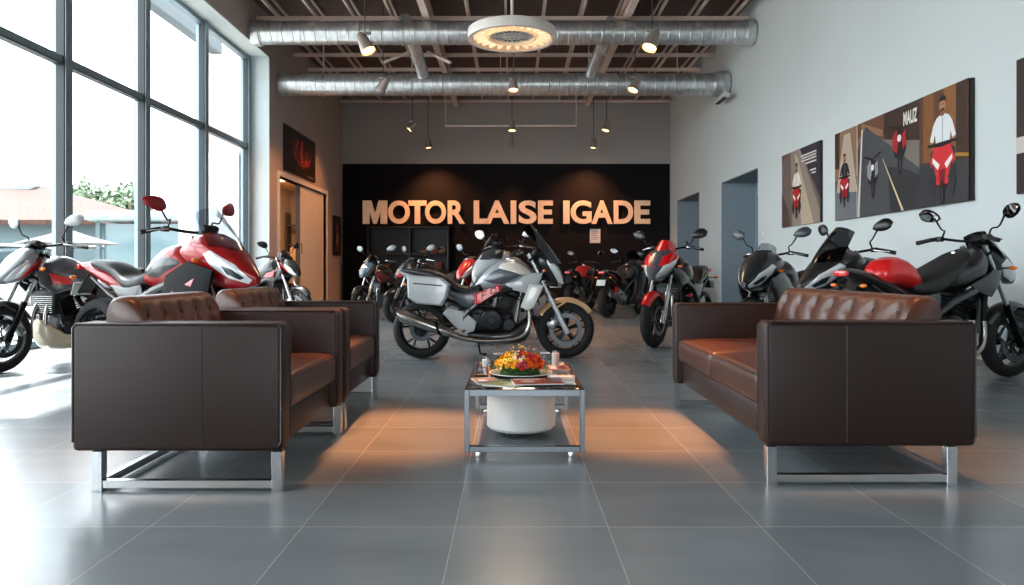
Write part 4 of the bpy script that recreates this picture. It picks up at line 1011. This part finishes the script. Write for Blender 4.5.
    for q in range(11): mb.box((1.128-.0, 0, .525+.019*q), (.006, .26, .004), (0, .12, 0))
    B(mb, 'radiator_fins', silverm, rd_)
    B(MB().tube([(1.04, -.07, .66), (1.14, -.08, .55), (1.15, -.09, .34), (1.02, -.11, .225), (.7, -.14, .20), (.46, -.16, .23), (.28, -.175, .30)], [.026]*5+[.032, .046], 14, 6), 'exhaust_pipe', steelp)
    B(MB().tube([(1.04, .05, .66), (1.13, .06, .55), (1.13, .06, .34), (1.0, .04, .24), (.7, -.02, .20), (.5, -.12, .22)], .02, 12, 5), 'exhaust_pipe', steelp)
    mu = [(.34, .285, .044), (.26, .315, .062), (.20, .335, .070), (.0, .405, .074), (-.20, .475, .076), (-.222, .484, .070), (-.20, .476, .052), (-.10, .44, .05)]
    rg = []
    for x, z, r in mu: rg.append([(x-.33*r*math.sin(2*PI*j/24)*1.0, -.215+r*.95*math.cos(2*PI*j/24), z+r*1.05*math.sin(2*PI*j/24)) for j in range(24)])
    if not pipe: rg = rg[:2]
    mf = B(MB().loft(rg), 'muffler', steelp, ang=50); B(MB().loft([[(x-.33*r*math.sin(2*PI*j/24), -.215+r*.95*math.cos(2*PI*j/24), z+r*1.05*math.sin(2*PI*j/24)) for j in range(24)] for x, z, r in ((.215,.330,.0715),(.21,.331,.074),(.185,.34,.074),(.18,.342,.0715))]), 'muffler_strap', blackm, mf)
    # --- rearsets, side stand
    for sd in (-1, 1):
        mb = MB(); side_panel(mb, [(.30,.56),(.48,.50),(.60,.40),(.57,.30),(.47,.27),(.36,.36),(.24,.49)], .15, .016, (sd,), .004, 0)
        pb = B(mb, 'peg_bracket', mat('cast_bracket', '#a3a6a8', .45, .4), flat=True); B(MB().tube([(.47, sd*.15, .31), (.46, sd*.25, .31)], .012, 8).tube([(.24, sd*.15, .47), (.23, sd*.24, .47)], .011, 8), 'foot_peg', gripm, pb)
    if kick: B(MB().tube([(.58, .13, .26), (.62, .24, .02), (.68, .27, .008)], [.014, .011, .014], 8), 'kickstand', blackm)
    # --- bodywork options
    if radpanel:
        pair(lambda q: side_panel(MB(), [(1.16,.80),(1.31,.79),(1.20,.55),(1.13,.525),(1.06,.56)], .185, .03, q, bulge=.006, smooth=0), 'radiator_shroud', paint(radpanel.strip('#'), radpanel))
    if belly:
        bb = Body([(.50,.30,.22,.10),(.70,.31,.165,.14),(.95,.34,.15,.14),(1.12,.44,.19,.11),(1.18,.46,.32,.05)]); B(bb.mesh(), 'belly_pan', paint(belly.strip('#'), belly))
    if style in ('sport', 'scooter'):
        pair(lambda q: side_panel(MB(), [(1.46,.86),(1.42,.70),(1.26,.50),(1.16,.32),(.96,.24),(.72,.24),(.66,.32),(.86,.46),(.90,.64),(.96,.82),(1.2,.93)], lambda x, z: .15+.05*max(0, min(1, (x-.6)/.5)), .028, q, bulge=.02, smooth=1), 'side_fairing', p1)
        if acc: pair(lambda q: side_panel(MB(), [(1.30,.80),(1.18,.58),(1.06,.40),(.92,.34),(1.04,.52),(1.06,.70)], .222, .016, q, smooth=0), 'fairing_stripe', pa)
    else:
        pair(lambda q: side_panel(MB(), [(1.30,.92),(1.26,.80),(1.14,.70),(.98,.74),(.90,.80),(1.05,.87),(1.18,.92)], lambda x, z: .18-.05*max(0, (x-1.1)/.2), .02, q, bulge=.008, smooth=1), 'tank_shroud', pa if acc else p1)
    pair(lambda q: side_panel(MB(), [(.62,.74),(.66,.62),(.56,.52),(.42,.58),(.26,.74),(.44,.72)], .135, .02, q, bulge=.015, smooth=1), 'side_cover', p2)
    if pannier:
        for sd in (-1, 1):
            mb = MB(); R_ = []
            P = [(-.12,.90),(.24,.87),(.33,.80),(.30,.66),(.24,.575),(-.02,.60),(-.11,.66)]; cx = .08; cz = .74
            for f, yy in ((.9, .14), (1, .16), (1, .30), (.97, .325), (.88, .34), (.5, .345)): R_.append([(cx+(x-cx)*f, sd*yy, cz+(z-cz)*f) for x, z in P])
            pc = B(mb.loft(R_), 'pannier', p1, ang=25); B(MB().box((.10, sd*.345, .80), (.30, .006, .012), (0, .08, 0), .002).box((.11, sd*.30, .862), (.10, .03, .025), None, .006), 'pannier_latch', blackm, pc)
            B(MB().tube([(-.05, sd*.12, .80), (.1, sd*.15, .66), (.28, sd*.14, .62)], .011, 8), 'pannier_rack', blackm)
    for fn in (spec_parts or []): fn(t, B, tk, tl)
    return t
# ---- the machines
def red_trellis(t, B, tk, tl):
    m = paint('trellis_red', '#c8202a'); mb = MB()
    side_panel(mb, [(.58,.70),(.70,.745),(.86,.80),(.86,.735),(.74,.67),(.64,.60),(.58,.585)], .222, .022, (-1,), smooth=0)
    o = B(mb, 'frame_cover', m); B(side_panel(MB(), [(.58,.70),(.70,.745),(.86,.80),(.86,.735),(.74,.67),(.64,.60),(.58,.585)], .222, .022, (1,), smooth=0), 'frame_cover', m); mb = MB()
    for sd in (-1,):
        y = sd*.236
        for a, b_ in (((.66,.645),(.665,.715)), ((.665,.715),(.71,.735)), ((.66,.68),(.70,.70)), ((.75,.70),(.755,.755)), ((.755,.755),(.80,.765)), ((.80,.765),(.81,.72)), ((.75,.70),(.81,.72))):
            mb.tube([(a[0], y, a[1]), (b_[0], y, b_[1])], .0045, 5)
    B(mb, 'frame_marking', plastic, o)
def red_brow(t, B, tk, tl):
    nb = Body([(1.12,1.06,.90,.10),(1.22,1.14,.82,.165),(1.34,1.14,.78,.18),(1.48,1.02,.76,.15),(1.60,.88,.78,.07),(1.65,.82,.78,.03)], 5, VEE)
    for q in (-1, 1): B(nb.patch([(1.56,.93),(1.44,1.055),(1.28,1.145),(1.14,1.085),(1.20,1.04),(1.40,1.0)], .010, (q,), None, .93, True), 'nose_stripe', paint('brow_red', '#c80f14'))
def red_wedge(t, B, tk, tl):
    m = paint('wedge_red', '#b3141a')
    for q in (-1, 1): B(side_panel(MB(), [(1.22,.90),(1.02,.86),(.96,.80),(1.06,.79),(1.18,.80)], .205, .012, (q,), smooth=0), 'accent_panel', m)
    nb = Body([(1.16,1.06,.94,.05),(1.26,1.14,.88,.115),(1.38,1.10,.82,.125),(1.50,.98,.80,.10),(1.58,.87,.80,.04)], 5, VEE)
    for q in (-1, 1): B(nb.patch([(1.24,1.08),(1.19,.98),(1.30,.90),(1.42,.84),(1.36,.93),(1.30,.99)], .006, (q,), None, .93, True), 'nose_stripe', m)
def red_hump(t, B, tk, tl):
    b = Body([(.04,.93,.82,.05),(.12,1.0,.80,.13),(.26,1.03,.80,.16),(.38,.98,.78,.155),(.48,.88,.76,.11),(.52,.84,.78,.05)], 6, SOFT); B(b.mesh(), 'seat_cowl', paint('cowl_red', '#d4161b'))
def cream_cap(t, B, tk, tl):
    [B(tk.patch([(.86,1.02),(.98,1.035),(1.10,.99),(1.18,.91),(1.08,.90),(.98,.93),(.84,.97)], .008, (q,)), 'tank_cover', paint('e6ddcf', '#ddd6ca', .2, .3)) for q in (-1, 1)]
motorcycle('motorcycle', 'silver touring motorcycle with box panniers and red frame panel side-on at the centre', (.577, 7.88), (-.976, 7.88), 'tourer', '#b7bcbe', '#4a5058', tankc='#8d959b', frame='#19191c', rim='#222426', fender='#d8ab7c', pannier=True,
           shield='tall', smoke=.80, belly='#131416', tail='#a9adaf', seatc='#1a1b1c', radpanel='#c9ccc8', nosec='#1b1e22', lensst=[(1.53,.80),(1.49,.93),(1.40,1.07),(1.33,1.12),(1.36,1.0),(1.42,.90),(1.48,.80)], spec_parts=[red_trellis, cream_cap], mir=False, nosest=[(1.20,1.10,.96,.04),(1.30,1.14,.86,.09),(1.40,1.08,.80,.10),(1.48,.98,.80,.075),(1.53,.86,.79,.03)], seatst=[(-.20,.965,.92,.05),(-.05,.965,.88,.11),(.14,.945,.82,.145),(.28,.89,.76,.15),(.40,.80,.69,.155),(.54,.775,.67,.155),(.64,.83,.70,.13),(.70,.87,.74,.08)], group='motorcycles on the showroom floor')
motorcycle('motorcycle', 'grey and red naked motorcycle cut by the left edge of the photo', (-4.74, 6.75), (-4.28, 8.2), 'naked', '#33363c', '#3a3c42', acc='#33363c', tankc='#4a4d54', nosec='#7c8286', frame='#151518', fender='#101013', fork='#191a1c', belly='#cdbfa8', rim='#8a8d90', wires=True, shield='flat', smoke=.6, mirrorc='#9a9c9c', mirror_h=1.40, bars=(0, 1.16), seatc='#151516', scale=1.02, spec_parts=[red_wedge])
motorcycle('motorcycle', 'glossy red sport touring motorcycle by the glazing behind the armchairs', (-2.36, 6.35), (-3.85, 6.98), 'sport', '#15171b', '#16181b', pipe=False, matte=True, acc='#930a0e', tankc='#960b0f', nosec='#930a0e', fender='#8a080c', fork='#8c9094', tail='#930a0e', shield='sport', smoke=.12, bars=(-.06, 1.17), mirrorc='#7e1218', mirror_h=1.38, seat_dip=.80, scale=1.10, seatc='#191b1e')
motorcycle('motorcycle', 'black motorcycle with slim red stripes in front of the open left doorway', (-3.78, 12.9), (-5.1, 13.65), 'naked', '#0f1014', '#15161a', acc='#101216', nosec='#111316', fender='#0d0e10', fork='#9a9da0', shield='low', smoke=.5, wires=True, scale=1.04, spec_parts=[red_wedge], mirror_h=1.34)
motorcycle('motorcycle', 'black naked motorcycle with a round lamp left of the silver tourer', (-2.92, 14.2), (-2.25, 15.6), 'naked', '#191a1c', '#101113', acc='#7c161a', nosec='#5f6f7a', lamps='round', fork='#c9b9a4', fender='#0f1012', shield='low', smoke=.35, mirrorc='#7d8488', mirror_h=1.38, seatc='#3a2018', tankc='#221e1c')
motorcycle('motorcycle', 'dark motorcycle directly left of the silver pannier, with a grey mirror', (-2.02, 12.9), (-.95, 14.0), 'naked', '#161719', '#0f1012', nosec='#1a1b1e', fender='#101113', fork='#3c3e42', shield=None, mirrorc='#5c6468', mirror_h=1.34, tankc='#1a0f0f')
motorcycle('motorcycle', 'grey sport touring motorcycle with a clear tall screen behind the silver tourer', (-.38, 9.45), (.45, 10.75), 'sport', '#8e979b', '#c8cdcf', nosec='#aab2b5', tankc='#9da4a8', fork='#c0c2c2', shield='sport', smoke=.35, bars=(-.04, 1.18), mirrorc='#d9d6d2', mirror_h=1.36, scale=1.06)
motorcycle('motorcycle', 'small blue grey and red motorcycle seen over the seat of the silver tourer', (-.86, 11.9), (.05, 13.1), 'naked', '#7f909c', '#8f1c1f', acc='#b3161c', tankc='#8fa0ac', nosec='#a01a1e', shield=None, mirrorc='#6f7a80', mirror_h=1.34, fork='#b9bdc0')
motorcycle('motorcycle', 'black and red motorcycle at the back wall below the paper notice, seen from behind', (1.95, 18.0), (1.35, 16.6), 'naked', '#b8221f', '#0f1012', tankc='#c02420', nosec='#0d0e10', fender='#0d0e10', shield=None, tail='#101012', plate=False, gold=True, fork='#6b5432')
motorcycle('motorcycle', 'black sport motorcycle seen from behind with a red tail light and plate', (2.75, 15.8), (1.88, 14.5), 'sport', '#111317', '#14161a', acc='#7a1318', tankc='#131519', nosec='#15191e', shield='sport', smoke=.45, mirrorc='#101113', mirror_h=1.36, tail='#191b1e')
motorcycle('motorcycle', 'dark grey motorcycle at the back right, half hidden by the red one', (3.25, 16.9), (3.8, 18.3), 'naked', '#1c1f22', '#101113', nosec='#8d979d', tankc='#191b1d', shield=None, mirrorc='#3a3f44', mirror_h=1.34, fork='#86898c')
motorcycle('motorcycle', 'red and black motorcycle with silver forks turned to the camera, left of the sofa', (1.74, 8.95), (2.62, 10.25), 'naked', '#0f1113', '#101113', acc='#121416', tankc='#151619', nosec='#39424a', fender='#c80f14', fork='#d8dbdc', shield='low', smoke=.3, shieldc='#c80f14', mirrorc='#111214', mirror_h=1.32, bars=(0, 1.15), scale=1.06,
           nosest=[(1.12,1.06,.90,.10),(1.22,1.14,.82,.165),(1.34,1.14,.78,.18),(1.48,1.02,.76,.15),(1.60,.88,.78,.07),(1.65,.82,.78,.03)], lensst=[(1.63,.82),(1.50,.97),(1.30,1.07),(1.27,.99),(1.42,.87),(1.58,.80)], spec_parts=[red_brow], seatc='#191313')
motorcycle('motorcycle', 'black sport motorcycle with twin wide headlights behind the far sofa arm', (2.62, 8.0), (3.72, 9.1), 'sport', '#131619', '#121316', nosec='#191c21', tankc='#191d21', fork='#b9bec0', shield='low', smoke=.2, mirrorc='#3b4248', mirror_h=1.36, seatc='#191312')
motorcycle('motorcycle', 'black sport motorcycle behind the sofa with a tall dark screen', (2.88, 6.95), (4.28, 7.42), 'sport', '#101214', '#0f1013', nosec='#13161a', tankc='#121316', fork='#b9bec0', shield='sport', smoke=.75, mirrorc='#0d0f10', mirror_h=1.36, tail='#0d0e10', scale=1.0)
motorcycle('motorcycle', 'large black motorcycle cut by the right edge of the photo with a red tail hump', (4.42, 6.5), (2.95, 6.02), 'naked', '#0f1013', '#101113', tankc='#111215', nosec='#101113', fender='#0d0e10', fork='#191b1d', shield='low', smoke=.8, mirrorc='#101012', mirror_h=1.40, rim='#4a4c50', bars=(-.02, 1.17), scale=1.03, spec_parts=[red_hump],
           tankst=[(.62,.90,.74,.10),(.76,.98,.74,.17),(.92,1.06,.76,.20),(1.06,1.11,.80,.19),(1.16,1.11,.84,.13),(1.24,1.04,.90,.05)], seatst=[(.40,.86,.74,.10),(.48,.87,.70,.16),(.62,.93,.72,.185),(.80,1.01,.80,.18),(.95,1.08,.9,.15),(1.02,1.10,1.0,.06)])
# ================================================================ outside the glazing
struct('ground_outside', MB().bx(-90, -6.0, -25, 110, -.2, -.03), mat('pale_forecourt_paving', '#8f8d89', .8, vary=.08, vscale=.5))
roofm = roof_mat(); hw_ = mat('pale_blue_render', '#55646a', .8); sh_g = mat('shopfront_glass', '#4c656c', .2, spec=.8)
t = thing('house', 'low building with an orange tiled roof across the forecourt', 'building', (-27, 28, 0))
# hipped roof: eave rectangle and ridge
x0, x1, y0, y1 = -13, 13.8, -4, 4; ez, rz_ = 2.6, 4.15
V = [(x0,y0,ez),(x1,y0,ez),(x1,y1,ez),(x0,y1,ez),(x0+3,0,rz_),(x1-4.7,0,rz_)]
F = [(0,1,5,4),(1,2,5),(2,3,4,5),(3,0,4)]
mb = MB().add(V, F); mb.add([(a, b_, c-.16) for a, b_, c in V], [tuple(reversed(f)) for f in F])
for a, b_ in ((0,1),(1,2),(2,3),(3,0)): mb.add([V[a], V[b_], (V[b_][0], V[b_][1], ez-.16), (V[a][0], V[a][1], ez-.16)], [(0,1,2,3)])
mb.build('tiled_roof', roofm, t, flat=True)
MB().bx(x0+.6, x1-.6, y0+.6, y1-.6, 0, 2.5).build('house_wall', hw_, t, flat=True)
for k in range(6):
    xx = x0+2+k*3.3
    q = MB().bx(xx, xx+2.4, y0+.5, y0+.62, .3, 2.1).build('shop_window', sh_g, t, flat=True)
    MB().bx(xx-.06, xx, y0+.45, y0+.6, .2, 2.2).bx(xx+2.4, xx+2.46, y0+.45, y0+.6, .2, 2.2).bx(xx, xx+2.4, y0+.45, y0+.6, 2.1, 2.2).build('window_frame', mat('white_trim_paint', '#e2dcd3'), q, flat=True)
for k in range(2):
    yy = y0+1.2+k*3.2
    q = MB().bx(x1-.62, x1-.5, yy, yy+2.4, .3, 2.1).build('shop_window', sh_g, t, flat=True)
    MB().bx(x1-.6, x1-.45, yy-.06, yy, .2, 2.2).bx(x1-.6, x1-.45, yy+2.4, yy+2.46, .2, 2.2).build('window_frame', mat('white_trim_paint', '#e2dcd3'), q, flat=True)
MB().bx(8.0, 8.75, -.4, .5, 3.9, 4.55, .04).build('rooftop_box', mat('pale_render', '#8a9294', .8), t)
MB().bx(7.55, 8.0, -.3, .4, 3.9, 4.32, .04).build('rooftop_box', mat('pale_render', '#8a9294', .8), t)
# white pavilion with a curved roof edge
t = thing('kiosk', 'white flat roofed kiosk with glass sides beyond the glazing', 'building', (-10.5, 22.2, 0))
MB().box((0, 0, 2.5), (3.6, 2.6, .30), None, .12).build('roof_slab', mat('white_kiosk_paint', '#7c888c', .5), t)
for sx in (-1.5, 1.5):
    for sy in (-1.0, 1.0): MB().bx(sx-.06, sx+.06, sy-.06, sy+.06, 0, 2.35).build('post', hw_, t, flat=True)
MB().bx(-1.4, 1.4, -.9, .9, 0, 2.3).build('glazed_body', sh_g, t, flat=True)
# market umbrellas
def parasol(x, y, label):
    t = thing('parasol', label, 'parasol', (x, y, 0), 0, 'white parasols on the forecourt')
    rg = [[((1.2*q)*math.cos(2*PI*k/8+.4), (1.2*q)*math.sin(2*PI*k/8+.4), 2.05-.4*q**.8) for k in range(8)] for q in (.02, .35, .7, 1)]
    MB().grid([r+[r[0]] for r in rg], .02).build('canopy', mat('white_canvas', '#6a6c6c', .8), t, flat=True)
    MB().tube([(0, 0, 0), (0, 0, 2.1)], .03, 8).build('pole', hw_, t)
    MB().lathe([(.001, 0), (.3, 0), (.3, .06), (.001, .08)], (0,0,0), 'Z', 16).build('base', mat('grey_concrete', '#8c8c8a', .9), t)
parasol(-11.7, 19.2, 'white parasol nearer the glazing on the forecourt')
parasol(-13.6, 22.6, 'white parasol farther back on the forecourt')
# parked car
t = thing('car', 'white hatchback parked outside the glazing', 'car', (-9.9, 15.4, 0), .9)
cw = mat('white_car_paint', '#dfe2e4', .25, coat=1)
st = [(-2.0,.62,.35,.62),(-1.85,.92,.22,.78),(-1.3,.98,.2,.84),(.2,.95,.2,.85),(1.2,.86,.2,.82),(1.8,.72,.22,.76),(2.02,.55,.32,.55)]
def ring_(x, zt, zb, hw, n=24, e=4):
    out = []
    for k in range(n):
        a = 2*PI*k/n; c, s = math.cos(a), math.sin(a); out.append((x, hw*math.copysign(abs(c)**(2/e), c), (zt+zb)/2+(zt-zb)/2*math.copysign(abs(s)**(2/e), s)))
    return out
MB().loft([ring_(*q) for q in cr(st, 4)]).build('car_body', cw, t)
st = [(-1.75,1.0,.8,.6),(-1.5,1.32,.8,.66),(-.9,1.44,.8,.66),(-.1,1.42,.8,.64),(.6,1.1,.8,.66),(.9,.92,.8,.68)]
MB().loft([ring_(*q) for q in cr(st, 4)]).build('cabin_glass', mat('car_glass', '#4c5c64', .1), t)
MB().loft([ring_(x, z+.02, z-.06, h_) for x, z, h_ in ((-1.55,1.36,.5),(-.9,1.46,.58),(-.1,1.44,.56),(.12,1.37,.5))]).build('car_roof', cw, t)
for sx in (-1.25, 1.25):
    for sy in (-1, 1):
        wv = MB().lathe([(.2, -.1), (.31, -.09), (.32, 0), (.31, .09), (.2, .1)], (sx, sy*.74, .32), 'Y', 28).build('wheel', mat('tyre_rubber', '#141416', .8), t)
        MB().lathe([(.001, -.09), (.2, -.085), (.2, .085), (.001, .09)], (sx, sy*.75, .32), 'Y', 20).build('wheel_rim', mat('alloy', '#a9adb1', .3, .9), wv)
# trees
def tree(x, y, h_, r, label, seed, hue='#5c6d56'):
    rnd = random.Random(seed); t = thing('tree', label, 'tree', (x, y, 0), 0, 'trees beyond the forecourt')
    tr = MB().tube([(0, 0, 0), (.1, 0, h_*.3), (-.05, .05, h_*.6)], [.22, .16, .08], 10, 4).build('trunk', mat('bark', '#6d5a48', .9), t)
    for k in range(5): 
        a = k*1.3; MB().tube([(0, 0, h_*.35), (math.cos(a)*r*.5, math.sin(a)*r*.5, h_*.62)], [.08, .03], 6).build('branch', mat('bark', '#6d5a48'), t)
    mb = MB(); 
    cl = [(rnd.uniform(-1, 1)*r*.6, rnd.uniform(-1, 1)*r*.6, h_*rnd.uniform(.5, .85), r*rnd.uniform(.3, .5)) for _ in range(16)]
    for cx, cy, cz, q in cl:
        for _ in range(230):
            d = Vector((rnd.gauss(0, 1), rnd.gauss(0, 1), rnd.gauss(0, 1))).normalized(); p = Vector((cx, cy, cz))+d*q*rnd.uniform(.6, 1.05)
            u = Vector((rnd.gauss(0, 1), rnd.gauss(0, 1), rnd.gauss(0, 1))).normalized(); v = d.cross(u).normalized(); s_ = r*.075
            mb.add([p, p+u*s_+v*s_*.5, p+u*s_*2, p+u*s_-v*s_*.5], [(0, 1, 2, 3)])
    lf = mb.build('foliage', mat('leaf_'+hue.strip('#'), hue, .7), t, flat=True); lf['kind'] = 'stuff'
tree(-25.2, 46, 6.6, 2.9, 'round pale green tree seen through the second glazing bay from the left', 1)
tree(-20.8, 46, 5.2, 2.0, 'low tree seen through the third glazing bay', 2)
tree(-16.6, 46, 6.0, 2.0, 'tree seen at the right edge of the third glazing bay', 3)
tree(-31.5, 52, 5.8, 2.4, 'small tree left of the round pale green one', 4)
# low white annexe wall and eave of this building seen through the far bays
struct('wall_annexe', MB().bx(-7.25, -7.06, 15.99, 23.4, 0, 3.5).bx(-7.25, -5.93, 15.86, 15.985, 0, 3.5).bx(-7.4, -7.26, 17.4, 23.4, 0, 6.6), mat('white_render', '#e4e6e6', .8))
struct('roof_eave', MB().bx(-7.2, -6.95, 12.0, 17.5, 6.12, 6.4), mat('eave_grey', '#5d6a72', .7))
